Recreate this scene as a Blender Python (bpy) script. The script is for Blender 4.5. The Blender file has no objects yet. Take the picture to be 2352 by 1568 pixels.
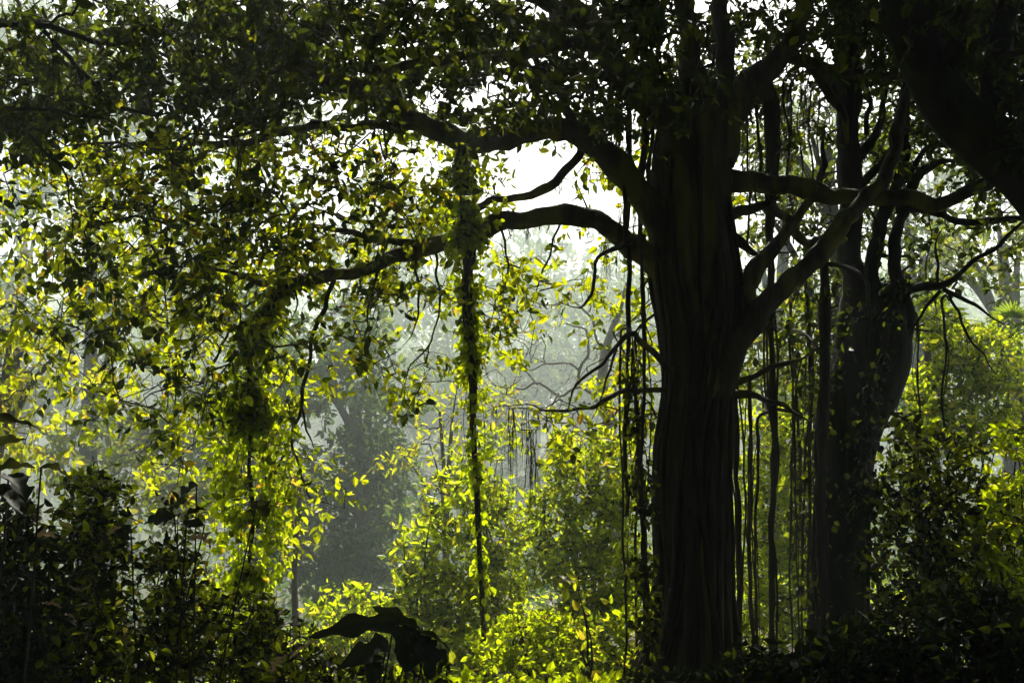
import bpy, math
import numpy as np
from mathutils import Vector, Euler

rng = np.random.default_rng(11)
C = bpy.context.scene.collection
sc = bpy.context.scene
R = math.radians

# ------------------------------------------------------------------ camera
W0, H0, F = 2352.0, 1568.0, 2613.0          # photograph grid used for reading sizes; 40 mm lens
CAM = np.array([0.0, 0.0, 1.7]); PITCH = R(6.9)
cd = bpy.data.cameras.new('camera'); cam = bpy.data.objects.new('camera', cd); C.objects.link(cam)
cd.lens = 40; cd.sensor_width = 36; cd.clip_start = 0.05; cd.clip_end = 1500
cam.location = CAM; cam.rotation_euler = (R(90) + PITCH, 0, 0)
sc.camera = cam
cp, sp = math.cos(PITCH), math.sin(PITCH)

def at(px, py, d):
    """point seen at (px, py) that stands d metres ahead"""
    px = np.asarray(px, float); py = np.asarray(py, float); d = np.asarray(d, float)
    x = (px - W0 / 2) / F; u = (H0 / 2 - py) / F
    dy = cp - u * sp; dz = sp + u * cp
    k = d / dy
    return np.stack(np.broadcast_arrays(CAM[0] + x * k, CAM[1] + d + 0 * x, CAM[2] + dz * k), -1)

def smooth(t):
    t = np.clip(t, 0, 1); return t * t * (3 - 2 * t)

def ground_h(x, y):
    x = np.asarray(x, float); y = np.asarray(y, float)
    left = smooth((2.2 - x) / 5.0)
    h = -2.6 * smooth((y - 10.0) / 16.0) * left
    h = h - 0.5 * smooth((y - 14.0) / 20.0) * (1 - left)
    h = h + 22.0 * smooth((y - 70.0) / 130.0)
    h = h + 0.10 * np.sin(x * 0.9 + 1.3) * np.sin(y * 0.7 + .4) + 0.05 * np.sin(x * 2.3) * np.cos(y * 1.9)
    return h

# ------------------------------------------------------------------ materials
def newmat(name):
    m = bpy.data.materials.new(name); m.use_nodes = True
    nt = m.node_tree; nt.nodes.clear()
    out = nt.nodes.new('ShaderNodeOutputMaterial')
    return m, nt, out

def N(nt, kind, **kw):
    n = nt.nodes.new(kind)
    for k, v in kw.items(): setattr(n, k, v)
    return n

def ramp(nt, fac, stops):
    r = N(nt, 'ShaderNodeValToRGB')
    el = r.color_ramp.elements
    while len(el) > 1: el.remove(el[-1])
    el[0].position = stops[0][0]; el[0].color = (*stops[0][1], 1)
    for p, c in stops[1:]:
        e = el.new(p); e.color = (*c, 1)
    nt.links.new(fac, r.inputs[0]); return r.outputs[0]

def leaf_material(name, front, through, mix=0.5, rough=0.45):
    """a leaf: glossy dark upper skin, light coming through its blade; each leaf has its own tint"""
    m, nt, out = newmat(name); L = nt.links.new
    geo = N(nt, 'ShaderNodeNewGeometry')
    rnd = geo.outputs['Random Per Island']
    cf = ramp(nt, rnd, front); ct = ramp(nt, rnd, through)
    tc = N(nt, 'ShaderNodeTexCoord')
    nz = N(nt, 'ShaderNodeTexNoise'); nz.inputs['Scale'].default_value = 38; nz.inputs['Detail'].default_value = 3
    L(tc.outputs['Object'], nz.inputs['Vector'])
    mr = N(nt, 'ShaderNodeMapRange'); mr.inputs[1].default_value = .3; mr.inputs[2].default_value = .7
    mr.inputs[3].default_value = .72; mr.inputs[4].default_value = 1.12
    L(nz.outputs[0], mr.inputs[0])
    mul = N(nt, 'ShaderNodeMix', data_type='RGBA', blend_type='MULTIPLY'); mul.inputs[0].default_value = 1
    L(ct, mul.inputs[6]); L(mr.outputs[0], mul.inputs[7])
    bs = N(nt, 'ShaderNodeBsdfPrincipled'); bs.inputs['Roughness'].default_value = rough
    bs.inputs['Specular IOR Level'].default_value = 0.14
    L(cf, bs.inputs['Base Color'])
    tr = N(nt, 'ShaderNodeBsdfTranslucent'); L(mul.outputs[2], tr.inputs[0])
    mx = N(nt, 'ShaderNodeMixShader'); mx.inputs[0].default_value = mix
    L(bs.outputs[0], mx.inputs[1]); L(tr.outputs[0], mx.inputs[2]); L(mx.outputs[0], out.inputs[0])
    return m

def bark_material(name, c0, c1, moss=None, scale=6.0, bump=.5):
    m, nt, out = newmat(name); L = nt.links.new
    tc = N(nt, 'ShaderNodeTexCoord')
    mp = N(nt, 'ShaderNodeMapping'); mp.inputs['Scale'].default_value = (1, 1, .22)
    L(tc.outputs['Object'], mp.inputs[0])
    n1 = N(nt, 'ShaderNodeTexNoise'); n1.inputs['Scale'].default_value = scale * 2.2; n1.inputs['Detail'].default_value = 8
    n1.inputs['Roughness'].default_value = .65
    L(mp.outputs[0], n1.inputs['Vector'])
    col = ramp(nt, n1.outputs[0], [(.3, c0), (.7, c1)])
    if moss:
        n2 = N(nt, 'ShaderNodeTexNoise'); n2.inputs['Scale'].default_value = scale * .7; n2.inputs['Detail'].default_value = 6
        L(mp.outputs[0], n2.inputs['Vector'])
        mr = N(nt, 'ShaderNodeMapRange'); mr.inputs[1].default_value = .5; mr.inputs[2].default_value = .62
        L(n2.outputs[0], mr.inputs[0])
        mx = N(nt, 'ShaderNodeMix', data_type='RGBA'); L(mr.outputs[0], mx.inputs[0]); L(col, mx.inputs[6])
        mx.inputs[7].default_value = (*moss, 1); col = mx.outputs[2]
    bs = N(nt, 'ShaderNodeBsdfPrincipled'); bs.inputs['Roughness'].default_value = .9
    bs.inputs['Specular IOR Level'].default_value = .2
    L(col, bs.inputs['Base Color'])
    bp = N(nt, 'ShaderNodeBump'); bp.inputs['Strength'].default_value = bump; bp.inputs['Distance'].default_value = .05
    L(n1.outputs[0], bp.inputs['Height']); L(bp.outputs[0], bs.inputs['Normal'])
    L(bs.outputs[0], out.inputs[0]); return m

M = {}
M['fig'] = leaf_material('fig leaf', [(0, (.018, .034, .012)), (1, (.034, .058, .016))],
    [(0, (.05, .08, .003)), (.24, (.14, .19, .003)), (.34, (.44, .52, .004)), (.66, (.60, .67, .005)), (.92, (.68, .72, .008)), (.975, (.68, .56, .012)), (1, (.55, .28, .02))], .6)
M['dark'] = leaf_material('shade toned fig leaf', [(0, (.014, .028, .012)), (1, (.03, .05, .018))],
    [(0, (.04, .06, .005)), (.6, (.09, .13, .006)), (.9, (.26, .32, .008)), (1, (.5, .5, .015))], .38)  # shaded copy of the fig leaf, the crown's shade put into its colour
M['vine'] = leaf_material('vine leaf', [(0, (.03, .05, .012)), (1, (.05, .08, .016))],
    [(0, (.08, .12, .003)), (.10, (.20, .27, .003)), (.18, (.50, .64, .004)), (.6, (.64, .77, .006)), (.96, (.70, .78, .012)), (1, (.7, .5, .03))], .66)
M['shrub'] = leaf_material('shrub leaf', [(0, (.04, .07, .010)), (1, (.075, .11, .014))],
    [(0, (.05, .08, .003)), (.16, (.14, .20, .003)), (.24, (.48, .62, .004)), (.7, (.65, .78, .008)), (1, (.7, .6, .03))], .66, .42)
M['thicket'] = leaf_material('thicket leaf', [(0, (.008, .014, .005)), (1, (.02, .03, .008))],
    [(0, (.02, .03, .004)), (.45, (.05, .07, .006)), (.58, (.42, .52, .008)), (.95, (.6, .66, .02)), (1, (.62, .5, .1))], .45, .35)  # thicket shade and sun flecks put into dark and bright leaf tints
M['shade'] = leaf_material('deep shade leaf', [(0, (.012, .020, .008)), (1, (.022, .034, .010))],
    [(0, (.015, .024, .004)), (.86, (.03, .042, .005)), (.92, (.34, .42, .008)), (1, (.55, .6, .02))], .4, .4)  # foreground shade put into the leaf colour, with a few bright flecks
M['yellow'] = leaf_material('yellowing leaf', [(0, (.06, .07, .01)), (1, (.11, .09, .012))],
    [(0, (.46, .54, .010)), (.6, (.62, .64, .012)), (.94, (.72, .62, .02)), (1, (.66, .36, .03))], .6)
M['far'] = leaf_material('far leaf', [(0, (.025, .05, .02)), (1, (.05, .085, .03))],
    [(0, (.06, .12, .03)), (.7, (.14, .21, .035)), (1, (.34, .40, .04))], .45)
M['mid'] = leaf_material('mid leaf', [(0, (.03, .05, .016)), (1, (.055, .08, .02))],
    [(0, (.22, .32, .02)), (.7, (.38, .42, .02)), (1, (.5, .44, .03))], .45)
M['palm'] = leaf_material('palm blade', [(0, (.03, .06, .015)), (1, (.05, .09, .02))],
    [(0, (.3, .45, .02)), (1, (.45, .55, .03))], .5, .35)
M['broad'] = leaf_material('broad dark leaf', [(0, (.014, .022, .010)), (1, (.024, .03, .014))],
    [(0, (.03, .045, .008)), (1, (.06, .06, .012))], .3, .6)
M['dry'] = leaf_material('dry leaf', [(0, (.20, .13, .07)), (1, (.34, .24, .14))],
    [(0, (.3, .2, .08)), (1, (.5, .36, .18))], .45, .7)
M['flower'] = leaf_material('seed head', [(0, (.22, .16, .05)), (1, (.34, .26, .09))],
    [(0, (.4, .3, .08)), (1, (.5, .4, .12))], .4, .8)
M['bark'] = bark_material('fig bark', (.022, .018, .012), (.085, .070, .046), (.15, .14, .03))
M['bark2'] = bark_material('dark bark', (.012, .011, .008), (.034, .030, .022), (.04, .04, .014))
M['root'] = bark_material('root bark', (.022, .019, .014), (.06, .05, .034), None, 10)
M['hair'] = bark_material('hanging root fibre', (.02, .02, .012), (.05, .048, .026), None, 12, .2)
M['palebark'] = bark_material('pale bark', (.20, .18, .15), (.36, .33, .28), None, 5)
M['greybark'] = bark_material('grey bark', (.06, .058, .052), (.13, .12, .105), None, 5)
M['twig'] = bark_material('twig bark', (.025, .02, .013), (.055, .045, .03), None, 14, .2)

def ground_material():
    m, nt, out = newmat('forest floor'); L = nt.links.new
    tc = N(nt, 'ShaderNodeTexCoord')
    a = N(nt, 'ShaderNodeTexNoise'); a.inputs['Scale'].default_value = .6; a.inputs['Detail'].default_value = 9
    b = N(nt, 'ShaderNodeTexNoise'); b.inputs['Scale'].default_value = 14; b.inputs['Detail'].default_value = 8
    L(tc.outputs['Object'], a.inputs['Vector']); L(tc.outputs['Object'], b.inputs['Vector'])
    c1 = ramp(nt, b.outputs[0], [(.3, (.022, .016, .010)), (.6, (.055, .04, .022)), (.75, (.09, .07, .035))])
    c2 = ramp(nt, b.outputs[0], [(.3, (.02, .03, .008)), (.7, (.05, .075, .018))])
    mr = N(nt, 'ShaderNodeMapRange'); mr.inputs[1].default_value = .42; mr.inputs[2].default_value = .58
    L(a.outputs[0], mr.inputs[0])
    mx = N(nt, 'ShaderNodeMix', data_type='RGBA'); L(mr.outputs[0], mx.inputs[0]); L(c1, mx.inputs[6]); L(c2, mx.inputs[7])
    bs = N(nt, 'ShaderNodeBsdfPrincipled'); bs.inputs['Roughness'].default_value = .95
    L(mx.outputs[2], bs.inputs['Base Color'])
    bp = N(nt, 'ShaderNodeBump'); bp.inputs['Strength'].default_value = .8; bp.inputs['Distance'].default_value = .05
    L(b.outputs[0], bp.inputs['Height']); L(bp.outputs[0], bs.inputs['Normal'])
    L(bs.outputs[0], out.inputs[0]); return m
M['ground'] = ground_material()

# ------------------------------------------------------------------ mesh building (all quads, numpy)
class MB:
    def __init__(s): s.v = []; s.f = []; s.n = 0
    def add(s, v, f):
        v = np.asarray(v, float).reshape(-1, 3); f = np.asarray(f, np.int64).reshape(-1, 4)
        if not len(v): return s
        s.v.append(v); s.f.append(f + s.n); s.n += len(v); return s
    def mesh(s, name, off, smooth_shade):
        me = bpy.data.meshes.new(name)
        v = np.concatenate(s.v) - off; f = np.concatenate(s.f)
        me.vertices.add(len(v)); me.vertices.foreach_set('co', v.astype(np.float32).ravel())
        me.loops.add(f.size); me.loops.foreach_set('vertex_index', f.astype(np.int32).ravel())
        me.polygons.add(len(f)); me.polygons.foreach_set('loop_start', np.arange(0, f.size, 4, dtype=np.int32))
        me.polygons.foreach_set('use_smooth', np.full(len(f), smooth_shade))
        me.update(); me.validate(); return me

def thing(name, label, cat, loc, group=None):
    o = bpy.data.objects.new(name, None); C.objects.link(o)
    o.location = loc; o.empty_display_size = .2
    o['label'] = label; o['category'] = cat
    if group: o['group'] = group
    o['_o'] = list(map(float, loc))
    return o

def root_off(p):
    while p.parent: p = p.parent
    return np.array(p.location) if p.type == 'EMPTY' else np.array(p['_o'])

def obj(name, mb, mat, parent=None, sm=True, loc=None):
    off = root_off(parent) if parent is not None else np.zeros(3) if loc is None else np.asarray(loc, float)
    me = mb.mesh(name, off, sm); me.materials.append(mat)
    o = bpy.data.objects.new(name, me); C.objects.link(o)
    if parent is not None: o.parent = parent
    else: o.location = off
    return o

def single(name, mb, mat, label, cat, loc, group=None, sm=True):
    o = obj(name, mb, mat, None, sm, loc); o['label'] = label; o['category'] = cat; o['_o'] = list(map(float, loc))
    if group: o['group'] = group
    return o

def norm(a): return a / np.maximum(np.linalg.norm(a, axis=-1, keepdims=True), 1e-9)

def catmull(p, seg=.1):
    """p (k,4): smooth curve through the points, radius along"""
    p = np.asarray(p, float)
    q = np.vstack([2 * p[0] - p[1], p, 2 * p[-1] - p[-2]]); out = []
    for i in range(1, len(q) - 2):
        a, b, c, d = q[i - 1], q[i], q[i + 1], q[i + 2]
        n = max(2, int(np.linalg.norm((c - b)[:3]) / seg))
        t = np.linspace(0, 1, n, endpoint=False)[:, None]
        out.append(.5 * (2 * b + (c - a) * t + (2 * a - 5 * b + 4 * c - d) * t ** 2 + (3 * b - a - 3 * c + d) * t ** 3))
    out.append(q[-2][None]); o = np.vstack(out)
    lo, hi = p[:, 3].min(), p[:, 3].max(); o[:, 3] = np.clip(o[:, 3], lo, hi)
    return o

def path(pts, seg=.1):
    """pts (px, py, depth, radius in photo pixels)"""
    a = np.array(pts, float)
    P = at(a[:, 0], a[:, 1], a[:, 2]); r = a[:, 3] / F * a[:, 2]
    return catmull(np.column_stack([P, r]), seg)

def frames(P):
    T = norm(np.gradient(P, axis=0))
    ref = np.array([0, 1., 0]) if abs(T[:, 1]).mean() < .8 else np.array([1., 0, 0])
    u = ref - T[0] * T[0].dot(ref); u /= np.linalg.norm(u); U = [u]
    for i in range(1, len(P)):
        u = U[-1] - T[i] * T[i].dot(U[-1]); u /= np.linalg.norm(u); U.append(u)
    U = np.array(U); return T, U, np.cross(T, U)

def tube(mb, c, k=10, flute=0.0, lumps=.06, nfl=7, close=True):
    """c (n,4) curve with radius; a knobbly tube, fluted like a fig trunk where asked"""
    P, r = c[:, :3], c[:, 3]; n = len(P)
    T, U, V = frames(P)
    th = np.linspace(0, 2 * np.pi, k, endpoint=False)
    s = np.concatenate([[0], np.cumsum(np.linalg.norm(np.diff(P, axis=0), axis=1))])
    ph = rng.uniform(0, 7, 6)
    rr = np.ones((n, k))
    sc_ = max(r.mean(), .005)
    for i, (f_, a_) in enumerate(((1, .5), (2, .5), (3, .35))):
        rr += lumps * a_ * np.sin(f_ * th[None] + s[:, None] / sc_ * (.35 + .25 * i) + ph[i]) * np.sin(s[:, None] / sc_ * (.22 + .1 * i) + ph[i + 3])
    if flute:
        tw = s[:, None] * .35 + .5 * np.sin(s[:, None] * 1.1 + ph[0])
        rr += flute * (np.abs(np.sin((th[None] * nfl + tw) / 2 + ph[1])) ** .7 - .6)
        rr += flute * .5 * np.sin(th[None] * (nfl * 2 + 1) - tw * 1.7 + ph[2])
    ring = P[:, None] + (U[:, None] * np.cos(th)[None, :, None] + V[:, None] * np.sin(th)[None, :, None]) * (r[:, None] * rr)[..., None]
    v = ring.reshape(-1, 3)
    i = np.arange(n - 1)[:, None] * k; j = np.arange(k)[None]; j2 = (j + 1) % k
    f = np.stack([i + j, i + j2, i + k + j2, i + k + j], -1).reshape(-1, 4)
    if close:                                     # rounded end
        end = P[-1] + T[-1] * r[-1] * .6
        v = np.vstack([v, np.repeat(end[None], k, 0) + (ring[-1] - P[-1]) * .25])
        a = (n - 1) * k; b = n * k
        f = np.vstack([f, np.stack([a + j[0], a + j2[0], b + j2[0], b + j[0]], -1)])
    return mb.add(v, f)

def sticks(mb, P0, P1, R0, R1, k=4):
    """many thin tapered twigs at once"""
    if not len(P0): return
    T = norm(P1 - P0); ref = np.where(np.abs(T[:, 2:3]) < .9, np.array([[0, 0, 1.]]), np.array([[1., 0, 0]]))
    U = norm(np.cross(T, ref)); V = np.cross(T, U)
    th = np.linspace(0, 2 * np.pi, k, endpoint=False)
    d = U[:, None] * np.cos(th)[None, :, None] + V[:, None] * np.sin(th)[None, :, None]
    v = np.concatenate([P0[:, None] + d * R0[:, None, None], P1[:, None] + d * R1[:, None, None]], 1)
    j = np.arange(k); j2 = (j + 1) % k
    f = np.stack([j, j2, k + j2, k + j], -1)[None] + (np.arange(len(P0)) * 2 * k)[:, None, None]
    mb.add(v.reshape(-1, 3), f.reshape(-1, 4))

def leaves(mb, P, D, Nn, L, Wd, fold=.18, curl=.12):
    """pointed oval leaves folded along the midrib"""
    D = norm(D); Nn = norm(Nn - D * (Nn * D).sum(-1, keepdims=True)); S = np.cross(D, Nn)
    L = L[:, None]; Wd = Wd[:, None]
    v = np.stack([P, P + D * L * .30 + S * Wd * .46 + Nn * Wd * fold, P + D * L * .66 + S * Wd * .40 + Nn * (Wd * fold - L * curl * .45),
                  P + D * L - Nn * L * curl, P + D * L * .66 - S * Wd * .40 + Nn * (Wd * fold - L * curl * .45),
                  P + D * L * .30 - S * Wd * .46 + Nn * Wd * fold], 1)
    f = np.array([[0, 3, 2, 1], [0, 5, 4, 3]])[None] + (np.arange(len(P)) * 6)[:, None, None]
    mb.add(v.reshape(-1, 3), f.reshape(-1, 4))

def rdir(n): return norm(rng.normal(size=(n, 3)))

# ------------------------------------------------------------------ growing twigs and leaves
def leafy_twigs(lm, tm, base, D, ln, k, leafL, ratio, droop=.35, up=.4, tr=.0022, spread=.9):
    n = len(base); D = norm(D)
    tip = base + D * ln[:, None]; tip[:, 2] -= droop * ln * .5
    mid = base + D * ln[:, None] * .5; mid[:, 2] -= droop * ln * .10
    sticks(tm, base, mid, np.full(n, tr), np.full(n, tr * .8), 3); sticks(tm, mid, tip, np.full(n, tr * .8), np.full(n, tr * .45), 3)
    S0 = norm(np.cross(D, rdir(n))); B0 = np.cross(D, S0)
    for i in range(k):
        t = .12 + .88 * (i + 1) / k
        t = np.clip(t + rng.uniform(-.06, .06, n), 0, 1)[:, None]
        p = base * (1 - t) ** 2 + 2 * mid * t * (1 - t) + tip * t ** 2
        a = i * 2.4 + rng.uniform(-.6, .6, n)
        side = S0 * np.cos(a)[:, None] + B0 * np.sin(a)[:, None]
        w = spread if i < k - 1 else .25
        d = D * .6 + side * w + rng.normal(size=(n, 3)) * .25; d[:, 2] -= droop * .6
        nn = rng.normal(size=(n, 3)) * .75; nn[:, 2] += up
        L = leafL * rng.uniform(.45, 1.3, n)
        leaves(lm, p, d, nn, L, L * ratio * rng.uniform(.8, 1.15, n))

def connect(tm, nodes, targets, rbase=.0022, step=.15, rmax=.03, jit=.42, upbias=.3, power=.42, maxd=None):
    """joins every twig to the nearest limb, or to a branchlet already grown, thicker where it carries more"""
    nodes = np.asarray(nodes, float)[:, :3]
    n0 = len(nodes); cap = n0 + len(targets) * 8 + 10
    X = np.zeros((cap, 3)); X[:n0] = nodes; par = np.full(cap, -1); cnt = np.zeros(cap); n = n0
    d0 = np.array([np.min(((nodes - t) ** 2).sum(1)) for t in targets])
    keep = np.ones(len(targets), bool)
    for ti in np.argsort(d0):
        t = targets[ti]; dv = X[:n] - t
        dist = np.sqrt((dv ** 2).sum(1)) + upbias * np.maximum(0, -dv[:, 2])
        j = int(np.argmin(dist)); d = np.linalg.norm(X[j] - t)
        if maxd and d > maxd: keep[ti] = False; continue
        m = min(7, max(2, int(d / step))); prev = j; a = X[j].copy()
        for q in range(1, m + 1):
            f_ = q / m; x = a * (1 - f_) + t * f_
            if q < m: x = x + rng.normal(size=3) * jit * d / m * .6; x[2] += .10 * d * math.sin(f_ * math.pi)
            X[n] = x; par[n] = prev; prev = n; n += 1
        while prev >= n0: cnt[prev] += 1; prev = par[prev]
    idx = np.arange(n0, n); idx = idx[cnt[idx] > 0]
    r = np.minimum(rbase * np.maximum(cnt, 1) ** power, rmax)
    pr = par[idx]; R0 = np.where(pr >= n0, np.minimum(r[pr], r[idx] * 1.5), r[idx] * 1.25)
    big = cnt[idx] > 6
    sticks(tm, X[pr[~big]], X[idx[~big]], R0[~big], r[idx[~big]], 4)
    sticks(tm, X[pr[big]], X[idx[big]], R0[big], r[idx[big]], 7)
    return keep

def cover_n(c, area, leafL, ratio): return -math.log(1 - min(c, .985)) * area / (leafL * leafL * ratio * .6 * .55)

def blob_points(blobs, leafL, ratio, k):
    """blobs: (cx, cy, rx, ry, cover, depth, half depth) -> twig centres"""
    out = []
    for cx, cy, rx, ry, c, d, dd in blobs:
        area = math.pi * rx * ry * (d / F) ** 2
        n = max(1, int(cover_n(c, area, leafL, ratio) / k))
        a = rng.uniform(0, 2 * np.pi, n); q = np.sqrt(rng.uniform(0, 1, n)) * rng.uniform(.85, 1.12, n)
        out.append(at(cx + rx * q * np.cos(a), cy + ry * q * np.sin(a), d + rng.uniform(-dd, dd, n) * np.sqrt(np.clip(1.1 - q * q, .1, 1))))
    return np.vstack(out)

# ------------------------------------------------------------------ light, air, sky
SUN_EL, SUN_AZ = R(47), R(6)                  # in front of the camera, a little to the right
w = bpy.data.worlds.new('World'); sc.world = w; w.use_nodes = True
nt = w.node_tree; bg = nt.nodes['Background']
sky = nt.nodes.new('ShaderNodeTexSky'); sky.sky_type = 'NISHITA'; sky.sun_disc = False
sky.sun_elevation = SUN_EL; sky.sun_rotation = SUN_AZ; sky.dust_density = 4.0; sky.air_density = 1.0; sky.ozone_density = 1.0
nt.links.new(sky.outputs[0], bg.inputs[0]); bg.inputs[1].default_value = 0.085
sl = bpy.data.lights.new('sun', 'SUN'); so = bpy.data.objects.new('sun', sl); C.objects.link(so)
sl.energy = 5.0; sl.angle = R(.5); sl.color = (1.0, .95, .84)
to_sun = Vector((math.sin(SUN_AZ) * math.cos(SUN_EL), math.cos(SUN_AZ) * math.cos(SUN_EL), math.sin(SUN_EL)))
so.rotation_euler = to_sun.to_track_quat('Z', 'Y').to_euler()
so.location = (0, 30, 40)
sc.view_settings.view_transform = 'Standard'; sc.view_settings.look = 'None'
sc.view_settings.exposure = 1.25; sc.view_settings.gamma = 1.0
sc.cycles.max_bounces = 8; sc.cycles.diffuse_bounces = 3; sc.cycles.transmission_bounces = 5; sc.cycles.volume_bounces = 0
sc.cycles.glossy_bounces = 2; sc.cycles.sample_clamp_indirect = 6.0
sc.cycles.use_denoising = True

# haze: one closed box of even air
hm = bpy.data.materials.new('haze'); hm.use_nodes = True; hn = hm.node_tree; hn.nodes.clear()
ho = hn.nodes.new('ShaderNodeOutputMaterial'); pv = hn.nodes.new('ShaderNodeVolumePrincipled')
pv.inputs['Color'].default_value = (.86, 1.0, .92, 1); pv.inputs['Density'].default_value = .0038; pv.inputs['Anisotropy'].default_value = .45
hn.links.new(pv.outputs[0], ho.inputs['Volume'])
hb = MB(); bx = np.array([[x, y, z] for x in (-202, 202) for y in (-40, 202) for z in (-5, 48)], float)
hb.add(bx, [[0, 1, 3, 2], [4, 6, 7, 5], [0, 4, 5, 1], [2, 3, 7, 6], [0, 2, 6, 4], [1, 5, 7, 3]])
hz = obj('haze', hb, hm, None, False); hz['kind'] = 'stuff'; hz['label'] = 'pale sunlit haze filling the forest'

# ground: one sheet, finer near the camera
def axis(lo, hi, near, far):
    out = [0.0]; s = near
    while out[-1] < hi: out.append(out[-1] + s); s = min(far, s * 1.06)
    a = [0.0]; s = near
    while a[-1] > lo: a.append(a[-1] - s); s = min(far, s * 1.06)
    return np.clip(np.array(sorted(set(out + a))), lo, hi)
gx, gy = axis(-200, 200, .25, 5), axis(-38, 200, .25, 5)
X, Y = np.meshgrid(gx, gy); Z = ground_h(X, Y) + .03 * np.sin(X * 5.1) * np.sin(Y * 4.3)
gm = MB(); i = np.arange(len(gy) - 1)[:, None] * len(gx); j = np.arange(len(gx) - 1)[None]
gm.add(np.stack([X, Y, Z], -1).reshape(-1, 3), np.stack([i + j, i + j + 1, i + j + 1 + len(gx), i + j + len(gx)], -1).reshape(-1, 4))
g = obj('ground', gm, M['ground']); g['kind'] = 'structure'

# ------------------------------------------------------------------ the big fig tree
def ground_pt(px, d):
    p = at(px, 1100, d); return np.array([p[0], p[1], float(ground_h(p[0], p[1]))])

DM = 9.0
b0 = ground_pt(1560, DM)
fig = thing('fig_tree', 'huge old fig tree with ropy trunk and long limbs arching to the left', 'tree', b0)
mb = MB()
trunk_pts = [(1560, 1700, DM, 135), (1566, 1560, DM, 112), (1578, 1400, DM, 96), (1594, 1200, DM, 88), (1600, 1050, DM, 84), (1604, 900, DM, 86), (1600, 760, DM, 92),
             (1594, 640, DM, 100), (1592, 520, DM, 102), (1592, 420, DM, 100), (1596, 330, DM, 90), (1602, 250, DM, 74)]
trunk_c = path(trunk_pts, .06); trunk_c[:, 3] *= .91; trunk_c[:, 0] += .03 * np.sin(trunk_c[:, 2] * 2.6); trunk_c[:, 3] *= 1 + .05 * np.sin(trunk_c[:, 2] * 4.1 + 1)
tube(mb, trunk_c, 56, .12, .05, 9)
fig_trunk = obj('trunk', mb, M['bark'], fig)

limb_nodes = [trunk_c[len(trunk_c) // 2:, :3]]
big_nodes = [trunk_c[:, :3] + np.array([o_, 0, 0]) for o_ in (-.25, -.1, .1, .25)]
def limb(parent, pts, mat='bark', k=14, fl=.05, name='limb', store=None, lumps=.09):
    c = path(pts, .05); n = len(c); q = np.linspace(0, 1, n); sl_ = np.concatenate([[0], np.cumsum(np.linalg.norm(np.diff(c[:, :3], axis=0), axis=1))])
    env = np.minimum(1, np.minimum(q, 1.02 - q) * 8)
    for ax in range(3):
        for wl, am in ((.9, .014), (.42, .010), (.2, .005)):
            c[:, ax] += env * am * np.sin(sl_ * 2 * np.pi / (wl * rng.uniform(.8, 1.25)) + rng.uniform(0, 6))
    kn = np.ones(n)
    for g_ in range(max(1, int(sl_[-1] / .45))):
        kn += rng.uniform(.05, .22) * np.exp(-((sl_ - rng.uniform(0, sl_[-1])) / rng.uniform(.03, .08)) ** 2)
    c[:, 3] *= .92 * kn * (1 + .06 * np.sin(sl_ * 9 + rng.uniform(0, 6)))
    e_ = min(n // 2, 8); c[-e_:, 3] *= np.linspace(1, .45, e_)
    m = MB(); tube(m, c, k, fl, lumps, 4)
    if k > 9:                                     # stubs and short dead twigs along the limb
        for g_ in range(int(sl_[-1] / .35)):
            i = rng.integers(n // 6, n - 2); a = c[i, :3]; d = rdir(1)[0]; d[2] += .2; d /= np.linalg.norm(d); L = rng.uniform(.12, .4)
            e1 = a + d * L * .5 + rng.normal(size=3) * .03; e2 = e1 + norm(d + rng.normal(size=3) * .5) * L * .5
            r0 = min(c[i, 3] * .28, .012); tube(m, catmull(np.array([[*a, r0], [*e1, r0 * .6], [*e2, r0 * .3]]), .04), 6, 0, .05)
    obj(name, m, M[mat], parent)
    (limb_nodes if store is None else store).append(c[:, :3]); big_nodes.append(c[c[:, 3] > .03, :3]); return c

D = DM
# wavy upper limb and its fork
limb(fig, [(1560, 600, D, 40), (1500, 480, D - .1, 37), (1440, 415, D - .1, 33), (1385, 345, D - .1, 30), (1320, 300, D - .1, 29), (1230, 303, D, 27), (1120, 327, D, 28), (1040, 312, D - .1, 27), (960, 282, D - .2, 24), (880, 235, D - .3, 23), (800, 192, D - .4, 24), (720, 162, D - .5, 21), (630, 140, D - .6, 17), (560, 100, D - .8, 13), (470, 60, D - 1, 9)], k=18)
limb(fig, [(985, 292, D - .2, 14), (930, 290, D - .2, 12), (850, 287, D - .2, 11), (740, 290, D - .1, 11), (640, 308, D, 11), (520, 330, D + .1, 9), (400, 318, D + .2, 7), (300, 335, D + .3, 5), (200, 330, D + .4, 3)])
# lower arching limb
limb(fig, [(1570, 690, D, 44), (1510, 610, D, 33), (1440, 549, D - .1, 27), (1370, 510, D - .1, 26), (1280, 493, D - .1, 24), (1185, 505, D - .1, 23), (1100, 532, D - .1, 24), (1010, 562, D - .2, 19), (900, 597, D - .3, 17), (800, 625, D - .4, 15), (710, 645, D - .4, 14), (650, 665, D - .4, 13), (605, 715, D - .4, 11), (570, 770, D - .4, 8)], k=18)
limb(fig, [(690, 648, D - .4, 10), (620, 648, D - .3, 10), (520, 636, D - .1, 9), (450, 630, D, 8), (380, 645, D + .2, 7), (320, 700, D + .4, 5), (280, 780, D + .5, 3)])
limb(fig, [(1030, 548, D - .2, 12), (980, 557, D, 11), (900, 552, D + .1, 9), (820, 540, D + .2, 7), (720, 520, D + .4, 6), (620, 500, D + .6, 4)])
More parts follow.
